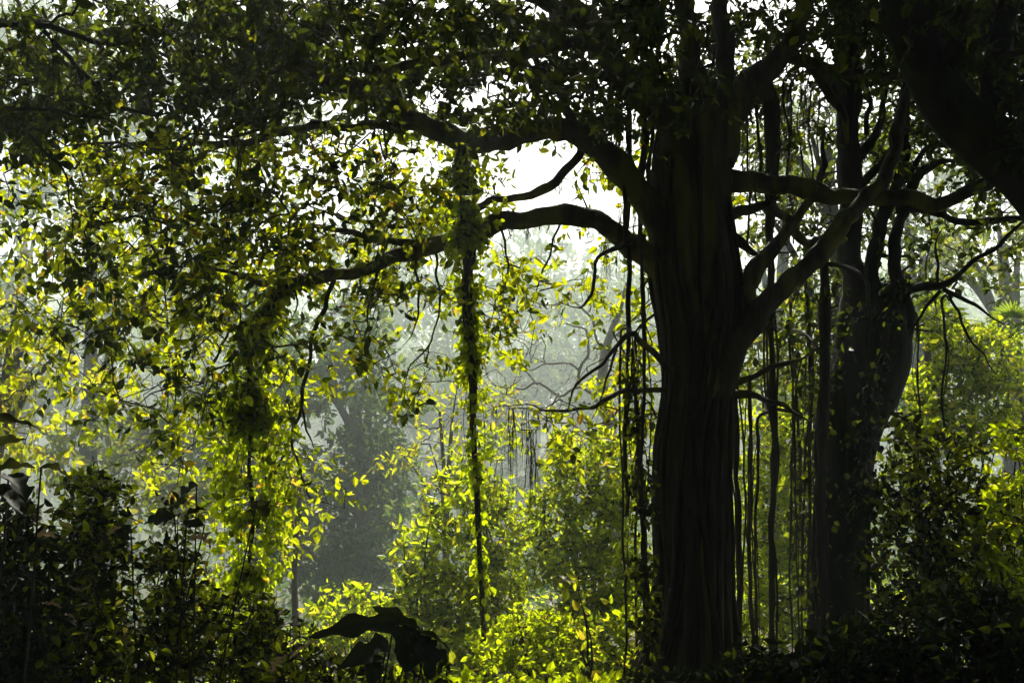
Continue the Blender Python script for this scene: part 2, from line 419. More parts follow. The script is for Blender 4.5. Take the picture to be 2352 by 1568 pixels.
# thin limb dropping from the wavy one
limb(fig, [(1335, 315, D, 12), (1334, 360, D, 11), (1300, 388, D, 12), (1262, 425, D, 11), (1200, 450, D, 10), (1140, 462, D, 9), (1080, 485, D + .1, 9), (1000, 505, D + .3, 7), (900, 520, D + .5, 5), (800, 500, D + .7, 4), (700, 470, D + .9, 3)])
limb(fig, [(1325, 300, D, 13), (1305, 250, D, 10), (1268, 195, D - .1, 9), (1225, 130, D - .2, 7), (1170, 60, D - .3, 5)])
# upper left limbs
limb(fig, [(1590, 380, D - .1, 52), (1530, 280, D - .2, 38), (1460, 200, D - .3, 32), (1405, 140, D - .4, 29), (1350, 60, D - .5, 26), (1300, -40, D - .6, 22), (1230, -160, D - .7, 16)], k=16)
limb(fig, [(1440, 165, D - .4, 20), (1390, 118, D - .6, 19), (1300, 100, D - .7, 17), (1184, 124, D - .8, 15), (1034, 135, D - .9, 14), (934, 150, D - 1, 12), (784, 165, D - 1.1, 10), (680, 150, D - 1.2, 8), (560, 190, D - 1.3, 5)])
limb(fig, [(1390, 110, D - .5, 20), (1290, 20, D - .8, 18), (1150, -30, D - 1.1, 16), (950, -60, D - 1.5, 13), (700, -70, D - 1.9, 10), (450, -40, D - 2.2, 7)])
limb(fig, [(1405, 180, D - .2, 13), (1330, 165, D - .2, 11), (1250, 180, D - .1, 9), (1150, 165, D, 7), (1050, 185, D + .1, 5), (960, 180, D + .2, 4)])
# rising stems
limb(fig, [(1585, 330, D, 44), (1583, 200, D - .1, 29), (1580, 80, D - .2, 26), (1570, -60, D - .3, 24), (1540, -220, D - .5, 18)], k=16)
limb(fig, [(1640, 330, D, 48), (1662, 210, D, 26), (1664, 100, D - .1, 24), (1658, -40, D - .2, 22), (1680, -220, D - .4, 17)], k=16)
limb(fig, [(1640, 360, D, 56), (1692, 235, D, 38), (1744, 172, D - .1, 32), (1800, 122, D - .2, 28), (1838, 55, D - .3, 24), (1860, -60, D - .5, 18), (1930, -200, D - .8, 13)], k=16)
limb(fig, [(1800, 125, D - .1, 18), (1850, 148, D, 15), (1920, 160, D + .1, 13), (2000, 170, D + .2, 12), (2080, 178, D + .3, 9), (2160, 150, D + .4, 6)])
limb(fig, [(1850, 140, D, 13), (1890, 190, D + .1, 12), (1930, 260, D + .2, 11), (1945, 330, D + .3, 9)])
# right hand limbs that cross the second tree
limb(fig, [(1630, 900, D - .1, 55), (1690, 790, D - .2, 38), (1742, 722, D - .2, 29), (1797, 663, D - .2, 26), (1870, 592, D - .2, 25), (1930, 520, D - .2, 23), (1985, 465, D - .1, 20), (2030, 400, D, 18), (2062, 310, D + .1, 15), (2086, 200, D + .2, 13), (2090, 80, D + .2, 10)], k=16)
limb(fig, [(1680, 760, D - .1, 40), (1712, 672, D, 30), (1742, 606, D, 22), (1790, 553, D, 16), (1825, 512, D + .1, 13), (1850, 470, D + .1, 11), (1885, 400, D + .2, 9), (1895, 300, D + .3, 7)])
limb(fig, [(1640, 545, D, 30), (1690, 556, D + .1, 14), (1727, 582, D + .1, 11), (1760, 600, D + .1, 9)])
limb(fig, [(1630, 420, D, 40), (1690, 412, D + .1, 29), (1778, 425, D + .1, 26), (1880, 440, D + .1, 22), (1979, 456, D, 20), (2089, 458, D - .1, 19), (2162, 466, D - .1, 18), (2235, 438, D - .2, 16), (2300, 408, D - .3, 14), (2420, 370, D - .4, 10)], k=16)
limb(fig, [(1640, 530, D - .1, 28), (1690, 494, D - .1, 15), (1730, 480, D, 13), (1790, 450, D + .1, 10)])
limb(fig, [(1760, 470, D, 14), (1800, 500, D + .1, 12), (1845, 550, D + .2, 12), (1885, 605, D + .3, 10)])
#limb(fig, [(1610, 1060, D - .2, 30), (1500, 1055, D - .4, 20), (1462, 1062, D - .5, 14), (1446, 1050, D - .6, 9)])
for pts in ([(770, 632, D - .4, 6), (740, 720, D - .4, 5.5), (712, 820, D - .4, 5), (690, 920, D - .4, 4.5), (672, 1000, D - .4, 4), (682, 1060, D - .4, 3.5), (706, 1112, D - .4, 3), (720, 1145, D - .4, 2.5), (790, 1165, D - .4, 1.5)],
            [(690, 920, D - .4, 3), (702, 980, D - .4, 2.5), (735, 1040, D - .4, 1.5)], [(1290, 500, D, 4), (1265, 570, D, 3), (1245, 640, D, 2.5), (1215, 710, D, 1.5)], [(955, 590, D - .2, 4), (965, 700, D - .2, 3), (945, 760, D - .2, 2.5), (920, 800, D - .2, 1.5)],
            [(1000, 575, D - .2, 4), (1012, 690, D - .2, 3), (985, 780, D - .2, 2.5), (940, 850, D - .2, 2), (930, 930, D - .2, 1.2)], [(870, 612, D - .3, 4), (850, 700, D - .3, 3), (828, 790, D - .3, 2), (832, 850, D - .3, 1.2)], [(1150, 515, D - .1, 4), (1165, 600, D - .1, 3), (1140, 700, D - .1, 2), (1120, 780, D - .1, 1.2)],
            [(520, 640, D - .1, 4), (530, 740, D - .1, 3.5), (500, 800, D, 3), (470, 900, D, 2.5), (455, 980, D, 1.5)], [(420, 640, D, 4), (400, 760, D, 3), (410, 880, D, 2.5), (380, 1000, D, 1.5)]):
    limb(fig, pts, k=6, fl=0, lumps=.04)
# small leafless side branches left of the trunk
limb(fig, [(1540, 850, D - .3, 10), (1452, 765, D - .5, 7), (1420, 785, D - .5, 6), (1385, 828, D - .6, 5), (1330, 890, D - .6, 4), (1300, 945, D - .6, 2.5)], k=7, fl=0)
limb(fig, [(1415, 790, D - .5, 4), (1398, 850, D - .5, 3.5), (1380, 905, D - .5, 3), (1360, 960, D - .5, 2)], k=6, fl=0)
limb(fig, [(1530, 895, D - .4, 8), (1420, 905, D - .5, 6), (1340, 935, D - .5, 5), (1260, 940, D - .5, 4), (1180, 930, D - .5, 2)], k=7, fl=0)
limb(fig, [(1480, 545, D - .2, 10), (1375, 590, D - .4, 5), (1360, 640, D - .4, 4.5), (1335, 710, D - .4, 3.5), (1285, 693, D - .4, 2)], k=6, fl=0)
limb(fig, [(1690, 905, D, 12), (1740, 915, D, 8), (1800, 930, D, 7), (1860, 965, D + .1, 5)], k=7, fl=0)
limb(fig, [(1690, 880, D + .1, 10), (1745, 860, D + .1, 7), (1820, 832, D + .1, 6), (1880, 800, D + .2, 4)], k=7, fl=0)
# unseen upper crown limbs that carry the roof of leaves over the camera
for pts in ([(1300, -40, D - .6, 20), (1000, -300, D - 1.8, 15), (600, -450, D - 2.6, 10), (200, -500, D - 3, 6)],
            [(1540, -200, D - .5, 18), (1500, -500, D - 1.5, 15), (1300, -800, D - 2.2, 11), (1100, -1000, D - 3, 7)],
            [(1680, -200, D - .4, 18), (1800, -520, D - 1.4, 14), (2000, -800, D - 2.2, 10), (2300, -950, D - 3, 6)],
            [(1930, -200, D - .8, 13), (2150, -380, D - 1.3, 11), (2450, -480, D - 1.8, 8)]):
    limb(fig, pts)

# aerial roots grown onto the trunk
P, r = trunk_c[:, :3], trunk_c[:, 3]; T, U, V = frames(P)
for q in range(20):
    a0 = rng.uniform(-1.25, 1.25) + (0 if q % 4 else math.pi / 2 * rng.choice([-1, 1]) * .8)
    i0 = rng.integers(0, 4); i1 = rng.integers(int(len(P) * .55), len(P) - 2)
    t = np.linspace(0, 1, i1 - i0)
    a = a0 + .35 * np.sin(t * rng.uniform(2, 6) + rng.uniform(0, 6)) + rng.uniform(-.4, .4) * t
    d = np.stack([np.sin(a), -np.cos(a), 0 * a], -1)
    rad = rng.uniform(.012, .034) * (1 - .3 * t) * (1 + .15 * np.sin(t * 40))
    cc = np.column_stack([P[i0:i1] + d * (r[i0:i1] * (rng.uniform(.98, 1.06) + (.05 if q % 4 == 0 else 0)) * (1 + .03 * np.sin(t * rng.uniform(8, 20))))[:, None], rad])
    m = MB(); tube(m, cc, 8, 0, .12); obj('aerial_root', m, M['root'], fig_trunk)

# free hanging roots: (top px, top py, bottom px, bottom py, depth, radius px)
def hanging_root(parent, x0, y0, x1, y1, d, rp, mat='root', sway=6):
    n = max(9, int(abs(y1 - y0) / 45)); t = np.linspace(0, 1, n); ph = rng.uniform(0, 6, 2); wk = np.cumsum(rng.normal(size=n)) * 2.2; wk -= np.linspace(0, wk[-1], n)
    pts = [(x0 + (x1 - x0) * q + wk[int(round(q * (n - 1)))] + sway * math.sin(q * 5 + ph[0]) * math.sin(q * math.pi), y0 + (y1 - y0) * q, d + .05 * math.sin(q * 4 + ph[1]), rp * (1 - .3 * q) * rng.uniform(.75, 1.3)) for q in t]
    a = np.array(pts, float); Wp = np.column_stack([at(a[:, 0], a[:, 1], a[:, 2]), a[:, 3] / F * a[:, 2]])
    nd = np.vstack(limb_nodes + n2 if 'n2' in globals() else limb_nodes); dv = nd - Wp[0, :3]; j = int(np.argmin((dv ** 2).sum(1) + 1.5 * np.minimum(dv[:, 2], 0) ** 2))
    if .05 < np.linalg.norm(dv[j]) < 1.5:         # it hangs from the nearest limb
        q = nd[j] * .5 + Wp[0, :3] * .5 + np.array([0, 0, .04]); r0 = Wp[0, 3] * 1.05
        Wp = np.vstack([[*nd[j], r0], [*q, r0], Wp])
    c = catmull(Wp, .06); m = MB(); tube(m, c, 8, 0, .16)
    for g_ in range(int(abs(y1 - y0) / 160)):     # side rootlets that split off and rejoin
        i0 = rng.integers(0, max(1, len(c) - 12)); i1 = min(len(c) - 1, i0 + rng.integers(8, 30)); q = c[i0:i1].copy(); b_ = np.sin(np.linspace(0, math.pi, len(q)))
        q[:, 0] += b_ * rng.uniform(-.07, .07); q[:, 1] += b_ * rng.uniform(-.05, .05); q[:, 3] = max(.003, c[:, 3].mean() * .35)
        if len(q) > 3: tube(m, q, 5, 0, .1)
    obj('aerial_root', m, M[mat], parent)
for a in ((1764, 150, 1780, 1620, D + .25, 9), (1770, 230, 1770, 520, D + .2, 17), (1892, 560, 1890, 1560, D + .3, 14), (1690, 720, 1696, 1620, D + .4, 8), (1722, 900, 1726, 1620, D + .5, 5),
          (1741, 960, 1736, 1620, D + .6, 4), (1434, 405, 1440, 1180, D - .2, 6), (1428, 760, 1434, 1620, D - .1, 3), (1470, 560, 1488, 1500, D - .4, 5),
          (1460, 760, 1462, 1540, D + .1, 3), (1445, 250, 1440, 520, D + .2, 7), (1476, 240, 1470, 540, D + .2, 9), (1500, 280, 1496, 480, D + .2, 6), (1418, 300, 1416, 420, D + .2, 3),
          (1800, 180, 1806, 430, D + .3, 3), (1818, 190, 1822, 560, D + .4, 2.5), (1840, 180, 1838, 420, D + .4, 2), (1862, 210, 1866, 440, D + .5, 2.5), (1715, 210, 1716, 560, D + .4, 3.5), (1738, 200, 1742, 430, D + .3, 5), (1880, 240, 1884, 440, D + .5, 2), (1816, 760, 1822, 1600, D + .7, 3), (1850, 640, 1846, 1600, D + .7, 4), (1830, 900, 1836, 1600, D + .4, 2.5), (1862, 820, 1860, 1600, D + .5, 3.5)):
    hanging_root(fig, *a)

def root_tuft(parent, cx, y0, y1, hw, d, n, mat='hair'):
    """a beard of fine roots: a few hanging cores with hairs drooping off them all the way down"""
    m = MB(); P0, P1, R0, R1 = [], [], [], []
    def line(p, r_): P0.append(p[:-1]); P1.append(p[1:]); R0.append(r_[:-1]); R1.append(r_[1:])
    a = at(np.linspace(cx - hw, cx + hw, 5), np.full(5, y0 - 3.0) + rng.uniform(-2, 2, 5), d); line(a, np.full(5, .004))
    nc = max(2, n // 14)
    for q in range(nc):
        u_ = rng.uniform(-1, 1); yb = y0 + (y1 - y0) * rng.uniform(.35, .8) * (1 - .4 * abs(u_)); k = 8
        xx = cx + hw * u_ + np.cumsum(rng.normal(size=k) * 1.8); yy = np.linspace(y0 - 3, yb, k); dd = d + rng.normal() * .05
        line(at(xx, yy, dd), np.linspace(.003, .0014, k))
        for h_ in range(n // nc):
            t = rng.uniform(0, k - 1.01); i_ = int(t); f_ = t - i_
            x_ = xx[i_] * (1 - f_) + xx[i_ + 1] * f_; y_ = yy[i_] * (1 - f_) + yy[i_ + 1] * f_; L = rng.uniform(.15, .42) * (y1 - y0); sx = rng.normal() * 5
            w_ = np.array([0, .3, .65, 1.0])
            line(at(x_ + sx * w_ ** .6 + rng.normal(size=4) * np.array([0, .6, 1, 1.5]), y_ + L * w_, dd + rng.normal() * .03 * w_), np.array([.0014, .0011, .0008, .0004]))
    sticks(m, np.vstack(P0), np.vstack(P1), np.concatenate(R0), np.concatenate(R1), 3)
    obj('root_tuft', m, M[mat], parent)
for a in ((1415, 330, 480, 34, D, 90), (1380, 400, 490, 26, D, 70), (1440, 470, 700, 22, D - .3, 90), (1400, 560, 690, 20, D - .3, 70), (1235, 330, 400, 8, D, 14), (1212, 515, 580, 12, D - .1, 50), (1290, 415, 480, 20, D, 50),
          (1165, 530, 575, 14, D - .1, 30), (1190, 940, 1180, 26, D - .5, 110), (1215, 990, 1230, 22, D - .5, 90), (1160, 935, 1010, 20, D - .5, 50), (1250, 945, 1040, 16, D - .5, 40), (1150, 1060, 1180, 10, D - .5, 30), (1255, 1150, 1260, 10, D - .5, 30),
          (1836, 170, 400, 30, D + .3, 120), (1870, 200, 380, 26, D + .4, 100), (1700, 240, 400, 26, D + .4, 80), (1905, 180, 300, 12, D + .3, 40), (1690, 570, 660, 8, D + .3, 40), (2250, 440, 500, 26, D, 50), (2140, 780, 700, 20, D, 30), (95, 330, 480, 26, D - .8, 60), (150, 560, 690, 16, D - .8, 50), (330, 640, 760, 20, D, 40), (1110, 352, 420, 14, D, 20), (1010, 325, 400, 12, D, 18), (1260, 325, 380, 12, D, 18), (1340, 520, 600, 16, D - .1, 30), (1400, 540, 640, 12, D - .1, 26), (960, 590, 650, 12, D - .2, 18), (1770, 440, 520, 16, D + .1, 30), (1990, 475, 560, 14, D, 26), (2180, 480, 560, 16, D - .1, 30), (2100, 470, 600, 12, D - .1, 24)):
    root_tuft(fig, *a)

# leaf cover of the near crown, read off the photograph in squares of 98 px (0 open, 9 shut)
COVER = ["777888998777888877889999",
         "888888777777767776669999",
         "887777646455556665336888",
         "777787765344124554446678",
         "457777765673013433344335",
         "357667776642013433333223",
         "467777656555224223333322",
         "456666433122203334432200",
         "223555411210004533320000",
         "014444300100024510000000",
         "001334310000133400000000",
         "000223320000000000000000",
         "000002210000000000000000"]
FL, FR, FK = .086, .56, 8
def cover_points(sel, depth, gain=1.0, leafL=FL, k=FK):
    out = []
    for ry, row in enumerate(COVER):
        for cx, ch in enumerate(row):
            v = int(ch)
            if not v or not sel(cx, ry): continue
            d0, dd = depth(cx, ry)
            n = gain * cover_n(v / 9.6, (98 * d0 / F) ** 2, leafL, FR) / k
            n = int(n) + (rng.uniform() < n - int(n))
            c = np.stack([rng.uniform(5, 93, 3), rng.uniform(5, 93, 3), rng.uniform(-dd, dd, 3)], -1)[rng.integers(0, 3, n)]
            c += rng.normal(size=(n, 3)) * np.array([19, 17, .16])
            fr = rng.uniform(size=n) < .3
            c[fr] = np.stack([rng.uniform(-8, 106, n), rng.uniform(-8, 106, n), rng.uniform(-dd, dd, n)], -1)[fr]
            out.append(at(cx * 98 + c[:, 0], ry * 98 + c[:, 1], d0 + c[:, 2]))
    return np.vstack(out)

def behind_limbs(p, nodes, rmin=.028, frac=.88, gap=.16):
    # in a fig the leaves sit at the ends of the twigs, so few grow in front of the thick limbs
    def px(q):
        v = q - CAM; dep_ = v[:, 1] * cp + v[:, 2] * sp; up_ = -v[:, 1] * sp + v[:, 2] * cp
        return np.stack([v[:, 0] / dep_, up_ / dep_], -1)
    nd = np.vstack(nodes); a, b = px(p), px(nd)
    out = p.copy()
    for i in range(len(p)):
        q = ((b - a[i]) ** 2).sum(1); j = int(np.argmin(q))
        r_ = gap / max(1.0, nd[j, 1])
        if q[j] < r_ * r_ and p[i, 1] < nd[j, 1] + .25 and rng.uniform() < frac:
            nd_ = nd[j, 1] + rng.uniform(.35, 1.1); k_ = nd_ / p[i, 1]
            out[i] = CAM + (p[i] - CAM) * k_
    return out

def crown(parent, pts, nodes, mat, leafL=FL, ratio=FR, k=FK, ln=(.2, .42), droop=.45, up=.35, outward=None, conn=True, rb=.0022, hang=.25, twig_mat='twig', maxd=None, rmax=.03, pw=.42):
    n = len(pts); d = rdir(n); d[:, 2] = d[:, 2] * .6 - hang
    d = norm(d); L = rng.uniform(*ln, n)
    base = pts - d * L[:, None] * .5
    lm, tm = MB(), MB()
    if conn:
        keep = connect(tm, np.vstack(nodes), base, rb, maxd=maxd, rmax=rmax, power=pw)
        base, d, L = base[keep], d[keep], L[keep]
    leafy_twigs(lm, tm, base, d, L, k, leafL, ratio, droop, up)
    if tm.n: obj('branchwork', tm, M[twig_mat], parent)
    obj('foliage', lm, M[mat], parent, False)

def dep(cx, ry):
    if ry < 2: return (7.4, 1.1)
    if ry < 3: return (8.4, 1.0)
    if cx >= 14: return (10.0, .6)
    if 4 <= cx <= 7 and ry < 8: return (8.5, .7)
    return (9.2, 1.1)
pts = cover_points(lambda x, y: x < 17 and y > 2, dep, 1.65)
# unseen roof of leaves above the frame, added to shade what lies below
n = 900
roof = np.vstack([at(rng.uniform(1000, 2700, n), rng.uniform(-1000, -20, n), rng.uniform(4.6, 8.6, n)), at(rng.uniform(-400, 1100, 220), rng.uniform(-500, -20, 220), rng.uniform(6, 9.0, 220)), at(rng.uniform(1250, 2500, 1300), rng.uniform(-600, -30, 1300), rng.uniform(8, 12, 1300))])
tops = cover_points(lambda x, y: x < 17 and y < 3 and not (x < 5), lambda x, y: (8.2, 1.0) if x < 8 else (7.5, 1.1) if y < 2 else (8.4, 1.0), 3.9, .086)
tops = behind_limbs(tops, big_nodes)
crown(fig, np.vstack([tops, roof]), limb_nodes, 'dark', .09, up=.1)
SPR = [(830, 790, 36, 66, .72), (915, 885, 34, 52, .6), (1130, 740, 56, 66, .72), (1195, 800, 28, 36, .6), (1040, 845, 36, 46, .6), (1165, 625, 60, 40, .72), (1250, 700, 26, 36, .45), (740, 830, 36, 46, .6), (725, 900, 26, 36, .5), (730, 1020, 18, 30, .4), (775, 1142, 28, 16, .5),
       (1325, 640, 20, 40, .45), (1280, 560, 30, 30, .45), (1400, 830, 30, 30, .35), (1395, 960, 56, 46, .6), (1310, 960, 40, 30, .4), (1355, 770, 12, 8, .6), (1110, 400, 30, 50, .6), (1165, 375, 30, 40, .6), (970, 480, 60, 30, .8), (880, 430, 60, 50, .8), (930, 400, 40, 30, .6)]
spr = blob_points([(a, b, c, d_, e, 8.9, .35) for a, b, c, d_, e in SPR], FL, FR, FK)
pts = behind_limbs(pts, big_nodes)
crown(fig, np.vstack([pts, spr]), limb_nodes, 'fig')
inner = cover_points(lambda x, y: x < 10 and 2 < y < 10, lambda x, y: (8.0, .6), .55)
inner = behind_limbs(inner, big_nodes)
crown(fig, inner, limb_nodes, 'dark')  # layer of shade-coloured leaves standing for the unlit inner crown

# ------------------------------------------------------------------ the second tree, forked
D2 = 9.8
t2 = thing('forked_tree', 'dark smooth tree leaning and forking in two, right of the huge fig', 'tree', ground_pt(1925, D2), 'dark trees right of the fig')
n2 = []
m = MB(); c = path([(1915, 1700, D2, 76), (1922, 1500, D2, 70), (1930, 1300, D2, 64), (1937, 1150, D2, 62), (1942, 1040, D2, 66), (1958, 950, D2, 76), (1982, 880, D2, 86), (2006, 805, D2, 84), (2012, 740, D2, 70), (2000, 680, D2, 52)], .06)
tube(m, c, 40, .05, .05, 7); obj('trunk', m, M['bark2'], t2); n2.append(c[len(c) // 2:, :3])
limb(t2, [(1975, 830, D2, 62), (1966, 740, D2, 44), (1958, 640, D2, 31), (1954, 520, D2, 29), (1952, 400, D2, 29), (1950, 280, D2 - .05, 29), (1948, 150, D2 - .1, 30), (1945, 20, D2 - .1, 30), (1940, -160, D2 - .2, 24), (1960, -380, D2 - .4, 16)], 'bark2', 18, store=n2)
limb(t2, [(2010, 790, D2, 40), (2003, 700, D2 - .05, 25), (2000, 620, D2 - .1, 19), (2012, 560, D2 - .1, 17), (2036, 490, D2 - .1, 17), (2060, 420, D2 - .1, 15), (2076, 330, D2, 13), (2084, 200, D2, 12), (2080, 60, D2, 11)], 'bark2', 14, store=n2)
limb(t2, [(2040, 830, D2, 48), (2072, 770, D2 - .1, 28), (2078, 720, D2 - .1, 22), (2064, 655, D2 - .15, 19), (2054, 590, D2 - .15, 16), (2062, 520, D2 - .1, 14), (2092, 440, D2, 13), (2140, 380, D2 - .1, 10), (2230, 370, D2 - .2, 6)], 'bark2', 14, store=n2)
limb(t2, [(2060, 480, D2, 12), (2110, 478, D2 - .1, 9), (2150, 495, D2 - .2, 9), (2200, 510, D2 - .3, 9), (2260, 502, D2 - .4, 8), (2352, 505, D2 - .5, 8), (2430, 490, D2 - .6, 6)], 'bark2', 10, store=n2)
limb(t2, [(1955, 300, D2, 20), (1925, 220, D2, 12), (1885, 150, D2 + .1, 9), (1860, 90, D2 + .1, 6)], 'bark2', 9, store=n2)
limb(t2, [(1960, 380, D2, 16), (2000, 320, D2, 11), (2030, 250, D2 + .1, 8), (2050, 160, D2 + .1, 6)], 'bark2', 9, store=n2)
limb(t2, [(1990, 310, D2 + .05, 7), (1995, 230, D2 + .1, 6), (1985, 160, D2 + .1, 5)], 'bark2', 7, store=n2)
limb(t2, [(1975, 430, D2, 12), (2040, 350, D2, 7), (2075, 315, D2, 5)], 'bark2', 7, store=n2)
limb(t2, [(2080, 420, D2, 10), (2120, 350, D2 - .1, 7), (2180, 325, D2 - .2, 6), (2250, 330, D2 - .3, 3)], 'bark2', 8, store=n2)
# dead branch with drooping twigs
limb(t2, [(2030, 662, D2 - .1, 16), (2100, 660, D2 - .3, 11), (2165, 660, D2 - .5, 9), (2210, 625, D2 - .6, 7), (2260, 580, D2 - .7, 6), (2320, 535, D2 - .8, 5), (2400, 480, D2 - .9, 4)], 'bark2', 9, store=n2)
limb(t2, [(2168, 664, D2 - .5, 6), (2230, 700, D2 - .6, 5), (2310, 750, D2 - .7, 3)], 'bark2', 7, store=n2)
limb(t2, [(2180, 672, D2 - .5, 4), (2220, 770, D2 - .5, 3.5), (2290, 860, D2 - .5, 2.5)], 'bark2', 6, store=n2)
limb(t2, [(2160, 668, D2 - .5, 5), (2115, 730, D2 - .5, 4), (2090, 770, D2 - .5, 3)], 'bark2', 6, store=n2)
limb(t2, [(2155, 660, D2 - .5, 4), (2148, 570, D2 - .5, 3), (2180, 520, D2 - .5, 2)], 'bark2', 6, store=n2)
for a in ((2162, 690, 2170, 980, D2 - .4, 3), (1990, 640, 1996, 900, D2 - .8, 5), (2105, 720, 2112, 960, D2 + .2, 3), (2130, 500, 2128, 640, D2 - .2, 2)):
    hanging_root(t2, *a, mat='bark2')
p = cover_points(lambda x, y: x >= 17 and y < 9, lambda x, y: (9.9, .9) if y > 1 else (8.8, 1.3), 1.9)
n = 700
roof = at(rng.uniform(1700, 2900, n), rng.uniform(-1000, 0, n), rng.uniform(8.4, 12.5, n))  # unseen leaves above the frame, added to shade the right side
p = behind_limbs(p, big_nodes)
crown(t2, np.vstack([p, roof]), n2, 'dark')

# ------------------------------------------------------------------ the third tree, leaning in from the right edge
D3 = 7.2
t3 = thing('leaning_tree', 'thick black trunk leaning in across the upper right corner', 'tree', ground_pt(2700, D3), 'dark trees right of the fig')
n3 = []
m = MB(); c = path([(2760, 1950, D3, 130), (2700, 1500, D3, 105), (2620, 1000, D3, 92), (2520, 640, D3, 82), (2400, 440, D3, 74), (2290, 340, D3, 66), (2200, 268, D3, 60), (2140, 180, D3, 56), (2095, 70, D3, 54), (2060, -60, D3, 50), (2010, -250, D3, 40)], .07)
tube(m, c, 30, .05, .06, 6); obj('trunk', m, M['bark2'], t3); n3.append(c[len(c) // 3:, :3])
limb(t3, [(2260, 310, D3, 44), (2290, 200, D3 + .2, 34), (2300, 80, D3 + .3, 28), (2330, -80, D3 + .4, 22), (2400, -300, D3 + .5, 14)], 'bark2', 14, store=n3)
limb(t3, [(2150, 190, D3, 34), (2200, 90, D3 - .2, 24), (2230, -40, D3 - .4, 18), (2260, -200, D3 - .6, 12)], 'bark2', 12, store=n3)
limb(t3, [(2480, 560, D3, 40), (2430, 470, D3 - .4, 24), (2360, 330, D3 - .6, 18), (2340, 220, D3 - .8, 13), (2280, 120, D3 - 1, 8)], 'bark2', 12, store=n3)
p = []
for cx, cy, rx, ry, cov, d, dd in ((2260, 60, 150, 110, .97, 6.8, .9), (2120, 40, 90, 90, .95, 7, .6), (2300, 230, 110, 90, .80, 6.8, .6), (2330, 350, 70, 70, .93, 6.8, .5), (2230, 390, 60, 30, .5, 7, .3), (2000, 20, 90, 70, .9, 7, .6), (2400, 150, 120, 200, .95, 6.6, .8)):
    p.append(blob_points([(cx, cy, rx, ry, cov, d, dd)], FL, FR, FK))
n = 700
p.append(at(rng.uniform(1700, 3100, n), rng.uniform(-1100, -20, n), rng.uniform(4.5, 8.5, n)))  # last batch is unseen overhead leaves, added for the shade they cast
q_ = [behind_limbs(x, n3, gap=.3, frac=.93) for x in p[:-1]]
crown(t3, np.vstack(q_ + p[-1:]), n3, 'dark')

# ------------------------------------------------------------------ a tree left of the frame whose boughs reach in over the corner
D4 = 7.4
t4 = thing('overhanging_tree', 'dense dark boughs reaching in over the upper left corner', 'tree', ground_pt(-420, D4))
n4 = []
m = MB(); c = path([(-420, 1800, D4, 90), (-410, 1300, D4, 76), (-380, 800, D4, 68), (-330, 400, D4, 58), (-300, 100, D4, 46), (-280, -200, D4, 34)], .08)
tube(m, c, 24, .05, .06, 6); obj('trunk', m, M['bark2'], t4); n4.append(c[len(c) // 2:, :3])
for pts in ([(-330, 380, D4, 34), (-200, 280, D4 - .1, 24), (0, 252, D4 - .2, 10), (110, 250, D4 - .2, 8), (200, 268, D4 - .2, 6), (280, 300, D4 - .2, 4), (340, 330, D4 - .2, 3)],
            [(5, 254, D4 - .2, 8), (60, 300, D4 - .2, 7), (110, 350, D4 - .2, 6), (155, 410, D4 - .2, 5), (165, 490, D4 - .2, 4), (160, 560, D4 - .2, 3)],
            [(-310, 200, D4, 34), (-150, 90, D4, 24), (60, 60, D4, 16), (220, 90, D4 + .1, 11), (380, 110, D4 + .2, 7)],
            [(100, 70, D4, 12), (220, 200, D4 + .2, 10), (330, 260, D4 + .4, 8), (430, 250, D4 + .6, 5)],
            [(-290, -60, D4, 28), (-80, -140, D4 - .2, 20), (200, -180, D4 - .3, 13), (450, -200, D4 - .4, 8)]):
    limb(t4, [(a, b, c_, e * .55) for a, b, c_, e in pts], 'bark2', 12, store=n4)
p = cover_points(lambda x, y: x < 5 and y < 3, lambda x, y: (8.3, 1.1), 2.5)
p2 = blob_points([(20, 330, 60, 90, .6, 7.2, .3), (-100, 250, 120, 200, .7, 7.2, .5)], FL, FR, FK)
n = 260
roof = at(rng.uniform(-900, 500, n), rng.uniform(-700, -20, n), rng.uniform(5.0, 7.6, n))  # unseen leaves overhead, added to deepen the shade on the left
crown(t4, np.vstack([p, p2, roof]), n4, 'dark', up=0)

